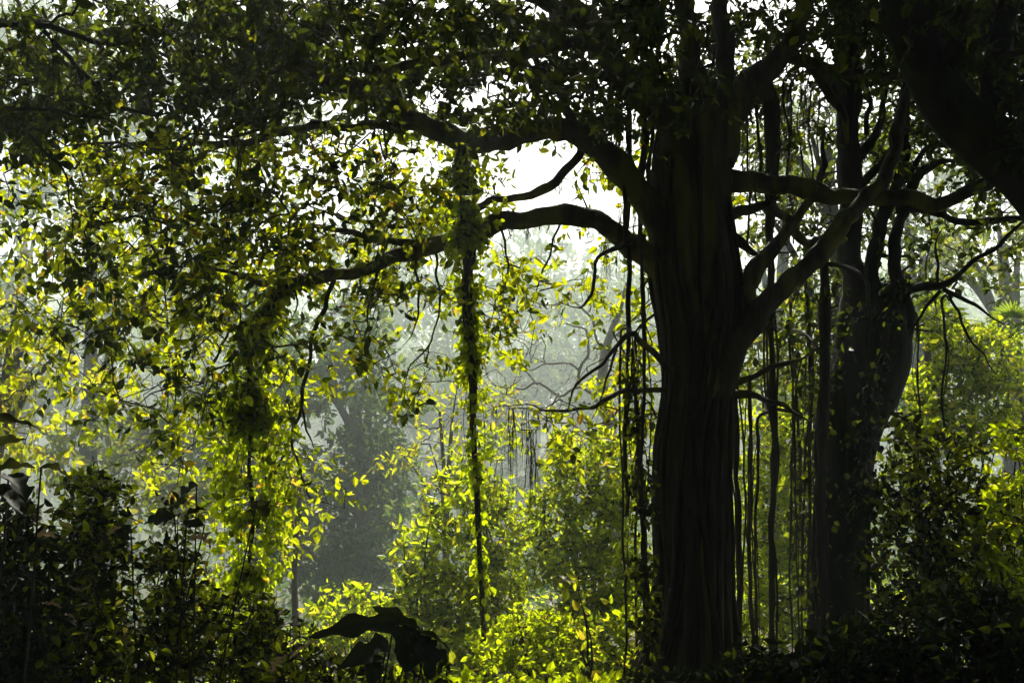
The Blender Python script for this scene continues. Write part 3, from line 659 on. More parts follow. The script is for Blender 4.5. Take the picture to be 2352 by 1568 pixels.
# ------------------------------------------------------------------ climbers hanging from the limbs
def vine(name, label, cat, pts, strands, leafs, mat='vine', leafL=.068, ratio=.8, group=None, flat=1.0, streamers=()):
    """pts: (px, py, depth, core radius px); leafs: (t0, t1, half width px, leaves)"""
    c = path(pts, .05); v = thing(name, label, cat, c[-1, :3], group)
    for s in range(strands):
        cc = c.copy(); n = len(cc); ph = rng.uniform(0, 6, 3); amp = c[:, 3] * (0 if s == 0 else 1.3)
        q = np.linspace(0, 1, n)
        cc[:, 0] += amp * np.sin(q * 26 + ph[0]); cc[:, 1] += amp * np.cos(q * 26 + ph[0]); cc[:, 3] *= (1 if s == 0 else .55)
        m = MB(); tube(m, cc, 8, 0, .15); obj('stem', m, M['root'], v)
    m, tm = MB(), MB()
    for t0, t1, hw, cnt in leafs:
        cnt = int(cnt * 1.45)
        tt = rng.uniform(t0, t1, cnt); nc = max(3, int((t1 - t0) * 26)); cen = rng.uniform(t0, t1, nc); wid = rng.uniform(.45, 1.35, nc)
        w_ = rng.integers(0, nc, cnt); cl = rng.uniform(size=cnt) < .72
        tt = np.where(cl, cen[w_] + rng.normal(size=cnt) * .011, tt)
        i = np.clip((tt * (len(c) - 1)).astype(int), 0, len(c) - 1)
        d = pts[0][2]; r_ = hw / F * d * np.where(cl, wid[w_], .7)
        a = rng.uniform(0, 2 * np.pi, cnt); q = np.sqrt(rng.uniform(.02, 1, cnt)) * r_ * rng.uniform(.6, 1.25, cnt)
        out = np.stack([np.cos(a), np.sin(a) * flat, 0 * a], -1)
        p = c[i, :3] + out * q[:, None] + rng.normal(size=(cnt, 3)) * .02
        sticks(tm, c[i, :3] + out * c[i, 3:4] * .5 + np.array([0, 0, .05]), p, np.full(cnt, .0018), np.full(cnt, .0012), 3)
        dd = out * .5 + rng.normal(size=(cnt, 3)) * .45; dd[:, 2] -= .75
        nn = out + rng.normal(size=(cnt, 3)) * .8; nn[:, 2] += .3
        L = leafL * rng.uniform(.4, 1.25, cnt)
        leaves(m, p, dd, nn, L, L * ratio, .12, .15)
    for dx, t0, t1, cnt in streamers:
        cnt = int(cnt * 1.4)                      # loose strands hanging beside the main stem
        i0, i1 = int(t0 * (len(c) - 1)), int(t1 * (len(c) - 1)); q = c[i0:i1].copy(); f_ = np.linspace(0, 1, len(q))
        q[:, 0] += dx / F * pts[0][2] * np.minimum(1, f_ * 3) + .03 * np.sin(f_ * 9 + dx); q[:, 1] += rng.uniform(-.1, .1) * f_; q[:, 3] = .0035 - .002 * f_
        ms = MB(); tube(ms, q, 6, 0, .1); obj('stem', ms, M['root'], v)
        i = np.clip(((rng.uniform(0, 1, cnt) ** .85 + rng.normal(size=cnt) * .01) * (len(q) - 1)).astype(int), 0, len(q) - 1)
        o_ = rng.normal(size=(cnt, 3)) * np.array([.05, .03, .03]); p = q[i, :3] + o_
        sticks(tm, q[i, :3], p, np.full(cnt, .0014), np.full(cnt, .001), 3)
        dd = o_ * 8 + rng.normal(size=(cnt, 3)) * .4; dd[:, 2] -= .8; nn = rng.normal(size=(cnt, 3)) * .8; nn[:, 1] -= .4
        L = leafL * rng.uniform(.5, 1.2, cnt); leaves(m, p, dd, nn, L, L * ratio, .12, .15)
    obj('leaf_stalk', tm, M['twig'], v)
    obj('foliage', m, M[mat], v, False); return v

vine('hanging_vine', 'long leafy vine hanging straight down from the arching limb, thick rope below', 'vine',
     [(1062, 340, 8.7, 9), (1066, 450, 8.7, 12), (1074, 600, 8.7, 11), (1080, 760, 8.7, 9), (1084, 900, 8.7, 7), (1092, 1050, 8.7, 4.5), (1096, 1200, 8.7, 5), (1108, 1350, 8.7, 4.5), (1110, 1480, 8.7, 4), (1118, 1640, 8.7, 4)], 3,
     [(0, .12, 40, 150), (.05, .22, 32, 280), (.15, .35, 24, 200), (.3, .5, 28, 200), (.45, .6, 18, 70), (.6, .9, 13, 110)],
     streamers=[(-26, .03, .3, 60), (22, .05, .36, 70), (40, .02, .2, 40), (-14, .3, .62, 50), (16, .34, .7, 50)])
vine('hanging_climber', 'bright leafy climber column hanging from the drooping tip of the lowest limb', 'vine',
     [(628, 690, 8.5, 6), (590, 760, 8.5, 5), (572, 860, 8.5, 4.5), (580, 960, 8.5, 4), (572, 1080, 8.5, 4), (582, 1200, 8.5, 3.5), (570, 1330, 8.5, 3), (576, 1480, 8.5, 3), (568, 1700, 8.5, 3)], 2,
     [(0, .15, 40, 90), (.08, .3, 70, 300), (.25, .5, 72, 330), (.45, .66, 62, 230), (.6, .85, 48, 160)], leafL=.066, flat=.4,
     streamers=[(-78, .1, .62, 120), (-52, .06, .7, 130), (-30, .2, .9, 120), (34, .12, .8, 130), (62, .15, .66, 110), (92, .2, .5, 60), (-100, .14, .42, 60)])
vine('creeping_vine', 'dark leafy vine climbing the left side of the huge fig trunk', 'vine',
     [(1452, 800, 8.75, 4), (1462, 950, 8.7, 4), (1472, 1100, 8.65, 4), (1480, 1250, 8.6, 5), (1484, 1400, 8.55, 5), (1490, 1640, 8.5, 5)], 2,
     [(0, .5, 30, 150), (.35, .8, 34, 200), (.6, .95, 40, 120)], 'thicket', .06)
vine('creeping_vine', 'leafy vine hanging in the gap between the fig and forked tree', 'vine',
     [(1812, 640, 10.4, 3), (1820, 800, 10.4, 3), (1832, 950, 10.4, 3), (1840, 1150, 10.4, 3), (1846, 1400, 10.4, 3)], 2,
     [(0, 1, 30, 260)], 'thicket', .075)
vine('creeping_vine', 'dark leafy vine trailing down the front of the forked trunk', 'vine',
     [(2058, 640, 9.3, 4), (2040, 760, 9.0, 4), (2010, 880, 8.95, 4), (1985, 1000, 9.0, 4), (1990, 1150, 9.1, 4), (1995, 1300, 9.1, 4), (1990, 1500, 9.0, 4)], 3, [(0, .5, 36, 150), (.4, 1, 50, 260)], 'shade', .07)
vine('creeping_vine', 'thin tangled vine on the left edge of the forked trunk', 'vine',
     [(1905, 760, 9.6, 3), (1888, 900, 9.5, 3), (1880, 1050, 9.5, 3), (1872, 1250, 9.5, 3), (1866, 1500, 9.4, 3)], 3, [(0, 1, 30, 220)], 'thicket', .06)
# leafy sprays wrapped about the drooping limb tip
vine('limb_creeper', 'small leaved creeper wrapped along the drooping end of the lowest limb', 'vine',
     [(700, 640, 8.6, 3), (660, 655, 8.6, 3), (630, 690, 8.6, 3), (600, 740, 8.6, 3), (560, 790, 8.6, 3)], 2, [(0, 1, 30, 300)], 'fig', .075)

# ------------------------------------------------------------------ understorey plants
def plant(name, label, cat, px, d, blobs, mat='shrub', leafL=.078, ratio=.52, k=7, stems=4, group=None, ln=(.16, .34), up=.05, droop=.35, hang=-.35, rstem=.014, bark='twig'):
    b = ground_pt(px, d); t = thing(name, label, cat, b, group)
    nodes = []
    order = sorted(range(len(blobs)), key=lambda i: blobs[i][1])
    for s in range(stems):
        bl = blobs[order[s % len(order)]]
        e = at(bl[0] + rng.uniform(-.4, .4) * bl[2], bl[1] + rng.uniform(-.2, .5) * bl[3], bl[5])
        a = b + np.array([rng.uniform(-.06, .06), rng.uniform(-.06, .06), -.05])
        mid = (a + e) / 2 + np.array([rng.uniform(-.12, .12), rng.uniform(-.1, .1), .12])
        rs = rstem * rng.uniform(.7, 1.1)
        c = catmull(np.array([[*a, rs], [*mid, rs * .7], [*e, rs * .25]]), .08)
        m = MB(); tube(m, c, 7, 0, .1); obj('stem', m, M[bark], t); nodes.append(c[:, :3])
    p = blob_points(blobs, leafL, ratio, k)
    crown(t, p, nodes, mat, leafL, ratio, k, ln, droop, up, hang=hang, rb=.0016, rmax=.012)
    return t

plant_more = [(2085, 1010, 50, 80, .8, 11, .3), (2060, 1130, 50, 70, .85, 11, .3), (2110, 900, 36, 50, .7, 11.2, .3)]
SH = 'broad leaved shrubs lit from behind'
plant('broadleaf_shrub', 'tall bright shrub left of the vine rope with big leaves at its tip', 'shrub', 980, 10.8,
      [(925, 1215, 26, 30, .55, 10.8, .2), (945, 1290, 42, 60, .8, 10.8, .3), (1005, 1130, 36, 60, .75, 10.8, .3), (1010, 1240, 60, 80, .92, 10.9, .4), (960, 1370, 62, 60, .93, 10.8, .4), (1040, 1360, 60, 80, .93, 10.8, .4), (990, 1470, 90, 60, .95, 10.8, .4)], leafL=.095, ratio=.48, group=SH, stems=6)
plant('broadleaf_shrub', 'bright shrub standing just behind the hanging vine rope', 'shrub', 1130, 11.4,
      [(1075, 1060, 46, 44, .75, 11.4, .3), (1150, 1010, 52, 40, .8, 11.4, .3), (1110, 1130, 70, 60, .94, 11.4, .4), (1130, 1230, 80, 80, .95, 11.4, .4), (1130, 1340, 80, 70, .94, 11.3, .4), (1140, 1450, 70, 70, .93, 11.2, .4)], group=SH, stems=6)
plant('broadleaf_shrub', 'wide bright shrub left of the fig trunk under the root beards', 'shrub', 1340, 11.0,
      [(1270, 1010, 50, 36, .7, 11, .3), (1390, 1030, 80, 44, .96, 11.2, .4), (1300, 1090, 70, 60, .92, 11, .4), (1410, 1120, 70, 60, .95, 11, .4), (1260, 1190, 70, 70, .93, 11, .4), (1380, 1220, 90, 70, .94, 10.8, .4), (1290, 1300, 90, 60, .93, 10.6, .4), (1430, 1330, 80, 80, .93, 10.4, .4), (1350, 1400, 80, 60, .93, 10.3, .3)], leafL=.08, group=SH, stems=7)
plant('weedy_plant', 'slim plant with a column of round yellow leaves by the fig base', 'plant', 1335, 8.3,
      [(1330, 1330, 30, 24, .4, 8.3, .15), (1345, 1400, 26, 40, .45, 8.3, .15), (1335, 1480, 30, 40, .45, 8.3, .15)], 'yellow', .10, .5, stems=3)
plant('broadleaf_shrub', 'low broad leaved shrub between the vine rope and the fig base', 'shrub', 1330, 9.6,
      [(1300, 1480, 90, 60, .93, 9.6, .3), (1400, 1460, 70, 60, .93, 9.5, .3), (1360, 1545, 120, 60, .95, 9.3, .3), (1440, 1540, 60, 50, .93, 9.2, .3)], group=SH, stems=6)
plant('broadleaf_shrub', 'low shrub filling the gap between the dip and the vine rope', 'shrub', 990, 10.2,
      [(960, 1500, 110, 50, .95, 10.2, .3), (1070, 1530, 90, 60, .95, 10, .3), (900, 1450, 60, 40, .9, 10.2, .3)], 'shrub', .08, group=SH, stems=6)
LO = 'low plants along the bottom'
plant('creeper_mound', 'low bright mound of small leaved creeper beside the vine rope', 'plant', 1220, 8.4,
      [(1190, 1440, 62, 30, .95, 8.4, .3), (1260, 1440, 56, 44, .95, 8.4, .3), (1180, 1395, 16, 18, .6, 8.4, .1), (1140, 1500, 44, 40, .93, 8.3, .3), (1230, 1510, 80, 40, .93, 8.2, .3)], 'vine', .05, .6, 8, stems=8, ln=(.12, .22), group=LO)
plant('low_bush', 'low bright bush in the dip left of the shrubs', 'shrub', 810, 11.2,
      [(815, 1355, 44, 26, .8, 11.2, .3), (770, 1395, 60, 34, .85, 11.2, .3), (860, 1410, 60, 40, .93, 11.2, .3), (800, 1450, 90, 40, .94, 11, .4), (740, 1470, 60, 40, .9, 11, .3)], leafL=.085, stems=6, group=LO)
for cx, cy, lab in ((1010, 1572, 'bright ground creeper at the bottom edge left of the vine rope'), (1190, 1580, 'bright ground creeper at the bottom edge right of the vine rope'), (1320, 1570, 'bright ground creeper at the foot of the fig trunk'), (880, 1575, 'bright ground creeper seen under the big drooping leaves'), (740, 1570, 'bright ground creeper in the lower left shade edge')):
    plant('ground_creeper', lab, 'plant', cx, 7.2, [(cx, cy, 90, 30, .95, 7.2, .4), (cx + 20, cy + 50, 100, 40, .9, 7.0, .4)], 'vine', .07, .62, 7, stems=5, ln=(.12, .24), group='bright ground creepers at the bottom')

TH = 'dark thicket plants in the lower left'
for px, d, blobs, lab in (
    (200, 5.2, [(205, 1105, 52, 26, .88, 5.3, .2), (215, 1170, 74, 56, .93, 5.2, .25), (170, 1250, 90, 60, .95, 5.1, .3), (260, 1280, 60, 60, .9, 5.1, .3), (190, 1380, 110, 90, .96, 5, .35), (180, 1500, 130, 90, .97, 4.8, .4)], 'sunlit topped bush left of centre in the dark thicket'),
    (40, 4.6, [(30, 1200, 60, 60, .93, 4.6, .2), (40, 1320, 80, 80, .97, 4.6, .3), (50, 1450, 90, 90, .97, 4.5, .3), (30, 1560, 100, 60, .97, 4.4, .3)], 'black bush against the left edge of the thicket'),
    (400, 5.6, [(410, 1190, 44, 50, .75, 5.6, .2), (390, 1300, 70, 60, .92, 5.6, .3), (430, 1400, 90, 60, .95, 5.4, .3), (360, 1500, 110, 70, .96, 5.2, .3)], 'shaded bush under the pale dry leaf'),
    (560, 6.2, [(560, 1400, 70, 50, .85, 6.2, .3), (620, 1460, 80, 50, .9, 6.2, .3), (540, 1510, 110, 60, .95, 6, .3), (660, 1540, 80, 50, .9, 6, .3)], 'bush at the foot of the bright climber column'),
    (700, 4.6, [(690, 1540, 90, 50, .9, 4.6, .2), (820, 1540, 80, 40, .85, 4.6, .2), (940, 1560, 90, 40, .8, 4.6, .2)], 'dark low bush under the big drooping leaves')):
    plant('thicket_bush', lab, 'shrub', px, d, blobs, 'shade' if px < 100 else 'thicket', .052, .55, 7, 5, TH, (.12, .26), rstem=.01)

plant('sunlit_creeper', 'bright creeper topping the dark thicket at the left, above the flower head', 'plant', 200, 6.3,
      [(190, 1092, 52, 20, .8, 6.3, .25), (235, 1125, 40, 30, .7, 6.2, .2), (160, 1130, 36, 30, .6, 6.3, .2), (225, 1190, 50, 40, .5, 6.1, .2)], 'vine', .055, .6, stems=4, ln=(.1, .2))
plant('sunlit_creeper', 'bright creeper speckling the thicket below the bright climber', 'plant', 540, 6.6,
      [(520, 1370, 50, 40, .6, 6.6, .3), (600, 1400, 50, 40, .6, 6.6, .3), (470, 1440, 60, 40, .5, 6.3, .3), (600, 1500, 70, 40, .5, 6.2, .3)], 'vine', .06, .6, stems=5, ln=(.1, .22))
RG = 'shrubs behind the trunks on the right'
plant('broadleaf_shrub', 'bright leafy shrub in the gap between fig and forked tree', 'shrub', 1780, 12.0,
      [(1720, 970, 44, 34, .85, 12, .3), (1810, 985, 60, 44, .95, 12, .3), (1770, 1080, 90, 60, .94, 12, .4), (1780, 1190, 100, 70, .93, 11.8, .4), (1780, 1310, 100, 70, .92, 11.6, .4), (1770, 1430, 110, 60, .95, 11.4, .4)], group=RG, stems=6)
plant('understorey_tree', 'small leafy tree filling the gap below the crossing limbs', 'tree', 1830, 13.5,
      [(1730, 780, 44, 60, .75, 13.5, .4), (1800, 820, 60, 60, .8, 13.5, .4), (1850, 740, 50, 60, .75, 13.5, .4), (1740, 880, 60, 50, .7, 13.5, .4), (1860, 880, 50, 80, .85, 13.5, .4)], 'mid', .11, .5, group=RG, stems=6, rstem=.03)
plant('broadleaf_shrub', 'brightest tall shrub right of the forked tree in full sun', 'shrub', 2200, 12.2,
      [(2150, 745, 40, 46, .85, 12.4, .3), (2200, 790, 70, 60, .96, 12.3, .4), (2290, 800, 60, 60, .9, 12.4, .4), (2180, 880, 90, 60, .96, 12.2, .4), (2300, 900, 70, 70, .93, 12.2, .4), (2120, 960, 50, 70, .9, 12, .3), (2230, 980, 90, 60, .93, 12, .4), *plant_more], group=RG, stems=7)
plant('understorey_bush', 'shaded leafy bush right of the forked trunk, half in sun', 'shrub', 2150, 9.0,
      [(2110, 1000, 60, 60, .75, 9, .3), (2210, 1030, 60, 60, .9, 9, .3), (2100, 1130, 90, 70, .85, 9, .4), (2220, 1140, 90, 70, .94, 8.9, .4), (2090, 1260, 100, 70, .9, 8.8, .4), (2200, 1280, 100, 80, .95, 8.7, .4), (2120, 1400, 120, 80, .97, 8.4, .4)], 'thicket', .085, .5, group=RG, stems=7)
plant('understorey_bush', 'leafy bush at the right edge with sunlit tips', 'shrub', 2330, 8.4,
      [(2330, 1010, 44, 60, .85, 8.4, .3), (2320, 1130, 60, 60, .9, 8.4, .3), (2310, 1230, 70, 70, .93, 8.4, .3), (2330, 1350, 80, 80, .96, 8.2, .3)], 'shrub', .085, .5, group=RG, stems=6)
DK = 'black foreground bushes in the lower right'
for px, d, blobs, lab in (
    (2250, 4.8, [(2240, 1400, 120, 60, .96, 4.9, .3), (2200, 1500, 150, 80, .985, 4.7, .3), (2340, 1480, 90, 100, .985, 4.6, .3)], 'black bush filling the lower right corner'),
    (1960, 5.0, [(1960, 1480, 110, 60, .96, 5, .3), (1900, 1540, 120, 60, .97, 4.9, .3), (2060, 1540, 110, 60, .98, 4.9, .3)], 'black bush in front of the forked trunk base'),
    (1640, 5.2, [(1640, 1560, 90, 40, .95, 5.2, .3), (1740, 1500, 60, 60, .85, 5.2, .3), (1790, 1545, 90, 50, .95, 5.1, .3), (1530, 1575, 70, 40, .9, 5.2, .3)], 'black bush with a few pale leaves before the fig base')):
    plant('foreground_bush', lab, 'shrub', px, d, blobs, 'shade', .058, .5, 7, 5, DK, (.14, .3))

# large dark leaves close to the camera
def big_leaf(m, base, tip, width, sag=.15, wav=.06, lobes=0, n=14, kx=7, roll=0.0):
    base, tip = np.asarray(base, float), np.asarray(tip, float)
    ax = tip - base; L = np.linalg.norm(ax); dx = ax / L
    upv = np.array([0, -.35, 1.0]); S = np.cross(dx, upv); S /= np.linalg.norm(S); Up = np.cross(S, dx)
    cr, sr = math.cos(roll), math.sin(roll); S, Up = S * cr + Up * sr, Up * cr - S * sr
    t = np.linspace(0, 1, n); ph = rng.uniform(0, 6, 3)
    prof = np.sin(np.pi * np.clip(t, 0, 1) ** .75) ** .7 * (1 + .12 * np.sin(t * 17 + ph[0]))
    if lobes: prof *= 1 - .45 * np.abs(np.sin(t * math.pi * lobes + ph[1])) ** 3
    prof[0] = .03; prof[-1] = .02
    u = np.linspace(-1, 1, kx)
    v = base + ax * t[:, None, None] + 0
    v = np.repeat(v, kx, 1).reshape(n, kx, 3)
    v = v + S * (u[None] * prof[:, None] * width * .5)[..., None]
    h = sag * L * np.sin(np.pi * t)[:, None] * 1.0 + .22 * width * np.abs(u)[None] * prof[:, None] + wav * width * np.sin(t[:, None] * 19 + u[None] * 3 + ph[2]) * np.abs(u)[None]
    v = v + Up * h[..., None]
    i = np.arange(n - 1)[:, None] * kx; j = np.arange(kx - 1)[None]
    m.add(v.reshape(-1, 3), np.stack([i + j, i + j + 1, i + kx + j + 1, i + kx + j], -1))

def big_leaf_plant(label, px, d, leafs, mat='broad', group='big dark leaves near the camera'):
    b = ground_pt(px, d); t = thing('large_leaf_plant', label, 'plant', b, group)
    for (x0, y0, x1, y1, wpx, dz, sag, roll) in leafs:
        a = at(x0, y0, d); e = at(x1, y1, d + dz)
        c = catmull(np.array([[*b, .005], [*((a + b) / 2 + np.array([rng.uniform(-.12, .12), .06, .05])), .004], [*a, .003]]), .06)
        m = MB(); tube(m, c, 7, 0, .05); st_ = obj('leaf_stalk', m, M['twig'], t)
        m = MB(); big_leaf(m, a, e, wpx / F * d, sag, .07, 2, roll=roll); obj('leaf', m, M[mat], st_)
    return t
big_leaf_plant('plant with huge drooping black leaves at the bottom centre', 930, 4.2,
    [(905, 1424, 708, 1464, 52, -.1, .14, .9), (962, 1440, 856, 1392, 44, .1, .06, 1.0), (955, 1446, 845, 1446, 24, .1, .05, .9), (925, 1440, 935, 1545, 96, -.15, .02, .35), (950, 1450, 990, 1530, 60, -.1, .04, .5), (950, 1450, 1036, 1496, 34, -.1, .08, .9), (890, 1470, 770, 1540, 56, -.2, .1, .8), (980, 1470, 985, 1560, 70, -.2, .05, .3), (860, 1500, 850, 1580, 54, -.1, .03, .4)])
big_leaf_plant('plant with ragged black leaves cut by the left edge', -20, 3.8,
    [(-40, 968, 88, 984, 36, -.1, .06, .9), (-30, 1030, 60, 1010, 44, .1, .05, .9), (-30, 1085, 80, 1072, 50, .1, .05, .8), (20, 1090, 60, 1150, 70, -.1, .05, .2), (95, 1072, 155, 1094, 38, 0, .1, .9), (-20, 1120, 60, 1190, 80, -.1, .05, .2)])
big_leaf_plant('plant with a few black leaves left of the bright climber', 430, 4.8,
    [(452, 1112, 405, 1168, 56, .05, .05, .3), (400, 1185, 340, 1196, 46, .05, .05, .8), (430, 1180, 476, 1172, 22, -.05, .12, .9), (300, 1205, 284, 1250, 60, 0, .05, .2), (470, 1205, 420, 1200, 26, .05, .05, .8), (590, 1150, 612, 1190, 50, .1, .05, .3)])

def dry_leaf(label, px, py, d, L, Wd, ang, curl=.3, lob=2):
    c = at(px, py, d); m = MB()
    dx = np.array([math.cos(ang), rng.uniform(-.3, .3), math.sin(ang)]) * L / 2
    big_leaf(m, c - dx, c + dx, Wd, curl, .2, lob, 18, 9, rng.uniform(.2, 1.2))
    single('dry_leaf', m, M['dry'], label, 'dry leaf', c, 'dry leaves caught in the lower left thicket')
for a in (('pale curled dry leaf, the palest, caught beside the bright climber', 463, 1246, 4.6, .09, .065, -.35, .15, 3), ('brown curled dry leaf hanging under a big black leaf', 450, 1162, 4.9, .11, .035, .2, .3, 0),
          ('tan dry leaf bent like a wing in the middle of the thicket', 185, 1343, 4.4, .085, .03, .1, -.25, 1), ('narrow tan dry leaf low in the thicket', 122, 1390, 4.3, .07, .022, -.2, .1, 0), ('dull dry leaf lying left in the thicket', 105, 1232, 4.3, .085, .03, -.1, .12, 0),
          ('small tan dry leaf near the bottom edge', 160, 1420, 4.3, .05, .02, -.5, .2, 0), ('brown dry leaf at the right of the sunlit bush', 268, 1222, 4.8, .08, .03, .15, .2, 0), ('broad pleated dry leaf by the drooping black leaves', 640, 1525, 4.0, .085, .04, .9, .1, 2), ('thin dry leaf pointing at the drooping black leaves', 700, 1490, 4.0, .13, .02, .6, .05, 0)):
    dry_leaf(*a)
# dried flower head
b = at(75, 1176, 4.7); m = MB(); n = 420
q = norm(rng.normal(size=(n, 3))) * (rng.uniform(0, 1, n) ** .5)[:, None] * np.array([.035, .03, .058]); q[:, 0] += q[:, 2] * -.35
leaves(m, b + q, rdir(n), rdir(n), rng.uniform(.008, .014, n), rng.uniform(.006, .010, n))
fh = thing('flower_head', 'dried yellow brown flower head in the left thicket', 'flower', ground_pt(75, 4.7))
obj('seed_cluster', m, M['flower'], fh, False)
e = ground_pt(75, 4.7); m = MB(); tube(m, catmull(np.array([[*e, .004], [*((e + b) / 2 + .03), .003], [*b, .002]]), .08), 6, 0, .05); obj('stem', m, M['twig'], fh)

# palms behind the forked tree
def palm(label, cx, cy, d, n=9, L=.5):
    top = at(cx, cy, d); b = np.array([top[0], top[1], float(ground_h(top[0], top[1]))])
    t = thing('fan_palm', label, 'palm', b, 'palms behind the forked tree')
    m = MB(); tube(m, catmull(np.array([[*b, .07], [*((b + top) / 2 + np.array([.05, 0, 0])), .05], [*top, .04]]), .1), 10, 0, .05); obj('trunk', m, M['greybark'], t)
    for q in range(n):
        a = q * 2.4; el = rng.uniform(-.1, 1.1); dr = np.array([math.cos(a) * math.cos(el), math.sin(a) * math.cos(el) * .7, math.sin(el)])
        m = MB(); e = top + dr * L * .5
        sticks(m, top[None], e[None], np.array([.012]), np.array([.008]), 5)
        S = np.cross(dr, [0, 0, 1.0]); S /= np.linalg.norm(S); k = 22
        an = np.linspace(-1.5, 1.5, k); dd = dr[None] * np.cos(an)[:, None] + S[None] * np.sin(an)[:, None]; dd[:, 2] -= .25
        leaves(m, np.repeat(e[None], k, 0), dd, np.repeat(np.cross(S, dr)[None], k, 0) + rng.normal(size=(k, 3)) * .1, np.full(k, L * .55), np.full(k, .035), .1, .25)
        obj('frond', m, M['palm'], t, False)
palm('fan palm glowing right of the forked tree, above the brightest shrub', 2125, 735, 13.2)
palm('fan palm glimpsed between the slim pole root and the forked trunk', 1912, 700, 14.0)
palm('fan palm at the right edge below the grey hazy trunk', 2330, 770, 14.0)

# ------------------------------------------------------------------ trees in the haze behind
def hazy_tree(label, px, d, blobs, mat='far', leafL=.17, ratio=.6, k=9, rtrunk=.16, top=None, group='trees in the haze behind', bark='greybark', lean=0, hang=.2, ln=(.4, .9), name='hazy_tree', ntrunk=4):
    if d >= 18:                                    # the far ones stand well back in the dip
        s_ = 1.0 if 24 <= d < 28 else 1.3 if d < 28 else 2.2; d = d * s_; leafL *= 1.2 if s_ == 1 else 1.6 if d < 40 else 2.6; rtrunk *= 1.4; ln = (ln[0] * s_, ln[1] * s_)
        blobs = [(a, b_, c_, e_, f_, g_ * s_, h_ * s_) for a, b_, c_, e_, f_, g_, h_ in blobs]
    b = ground_pt(px, d); t = thing(name, label, 'tree', b, group)
    sub = []
    for a, b_, c_, e_, f_, g_, h_ in blobs:
        for q in range(7):
            an = rng.uniform(0, 2 * np.pi); ra = math.sqrt(rng.uniform(0, 1)) * .8; sr = rng.uniform(.28, .52)
            sub.append((a + c_ * ra * math.cos(an), b_ + e_ * ra * math.sin(an), c_ * sr, e_ * sr * .8, f_ * .9, g_ + rng.uniform(-h_, h_) * 1.4, min(h_, c_ * sr / F * g_)))
    ys = [bl[1] for bl in blobs]; tx, ty = (top if top else (px + lean, min(ys) + .35 * (max(ys) - min(ys))))
    e = at(tx, ty, d); nodes = []
    mid = (b + e) / 2 + np.array([rng.uniform(-.25, .25), rng.uniform(-.2, .2), 0])
    c = catmull(np.array([[*(b - [0, 0, .2]), rtrunk * 1.25], [*(b * .8 + mid * .2), rtrunk], [*mid, rtrunk * .8], [*e, rtrunk * .35]]), .2)
    m = MB(); tube(m, c, 14, .05, .08, 5); tk_ = obj('trunk', m, M[bark], t); nodes.append(c[len(c) // 4:, :3])
    for s in range(min(ntrunk, len(blobs))):
        bl = blobs[rng.integers(0, len(blobs))] if s >= len(blobs) else blobs[s]
        q = at(bl[0], bl[1], bl[5]); i = int(len(c) * rng.uniform(.45, .85)); a = c[i, :3]
        mm = (a + q) / 2 + np.array([0, 0, .15 * np.linalg.norm(q - a)])
        cc = catmull(np.array([[*a, rtrunk * .5], [*mm, rtrunk * .33], [*q, rtrunk * .1]]), .2)
        m = MB(); tube(m, cc, 8, 0, .1); obj('limb', m, M[bark], tk_); nodes.append(cc[:, :3])
    p = blob_points(sub, leafL, ratio, k)
    crown(t, p, nodes, mat, leafL, ratio, k, ln, .4, .3, hang=hang, rb=.004, rmax=.06)
    return t

hazy_tree('tree with yellowing leaves at the left edge in the haze', 40, 13.5,
    [(40, 690, 90, 60, .75, 13.5, .6), (60, 780, 90, 50, .8, 13.5, .6), (30, 870, 90, 60, .85, 13.3, .6), (150, 800, 60, 40, .5, 13.5, .5), (90, 950, 90, 50, .6, 13, .5), (230, 870, 60, 40, .3, 13.5, .5), (20, 1010, 80, 60, .8, 13, .5), (-80, 850, 80, 200, .8, 13, .6)], 'yellow', .12, .6, rtrunk=.12)
hazy_tree('hazy tree with a straight dark trunk left of the bright climber', 212, 19.0,
    [(200, 520, 140, 110, .55, 19, 1), (330, 620, 130, 110, .6, 19, 1), (420, 760, 110, 90, .7, 19, 1), (300, 960, 150, 90, .85, 18.5, 1), (420, 1060, 130, 100, .9, 18, 1), (200, 1050, 130, 80, .85, 18, 1), (460, 900, 90, 90, .8, 19, 1), (330, 1160, 160, 90, .93, 17.5, 1)], 'mid', .13, .55, rtrunk=.17, top=(214, 560))
hazy_tree('grey hazy tree filling the middle of the dip', 820, 25.0,
    [(760, 720, 120, 90, .7, 25, 1.2), (860, 800, 120, 100, .9, 25, 1.4), (720, 880, 130, 110, .95, 25, 1.5), (840, 960, 150, 110, .97, 25, 1.5), (780, 1080, 160, 110, .97, 24.5, 1.5), (880, 1160, 150, 110, .97, 24.5, 1.5), (780, 1270, 170, 110, .97, 24, 1.5), (900, 1330, 120, 90, .97, 23.5, 1.2)], 'far', .17, ntrunk=5)
hazy_tree('grey hazy tree behind the bright climber column', 600, 27.0,
    [(560, 700, 140, 100, .8, 27, 1.5), (620, 820, 150, 110, .93, 27, 1.5), (560, 950, 150, 110, .95, 27, 1.5), (650, 1060, 150, 110, .97, 26.5, 1.5), (600, 1190, 160, 120, .97, 26, 1.5), (690, 1300, 130, 110, .97, 25, 1.5)], 'far', .18)
hazy_tree('pale hazy tree behind the hanging vine', 1060, 31.0,
    [(1000, 690, 120, 80, .75, 31, 1.5), (1080, 780, 130, 90, .9, 31, 1.5), (1000, 880, 140, 100, .95, 31, 1.5), (1100, 960, 140, 100, .95, 31, 1.5), (1010, 1060, 140, 100, .97, 30, 1.5), (1150, 1080, 140, 100, .97, 30, 1.5)], 'far', .2)
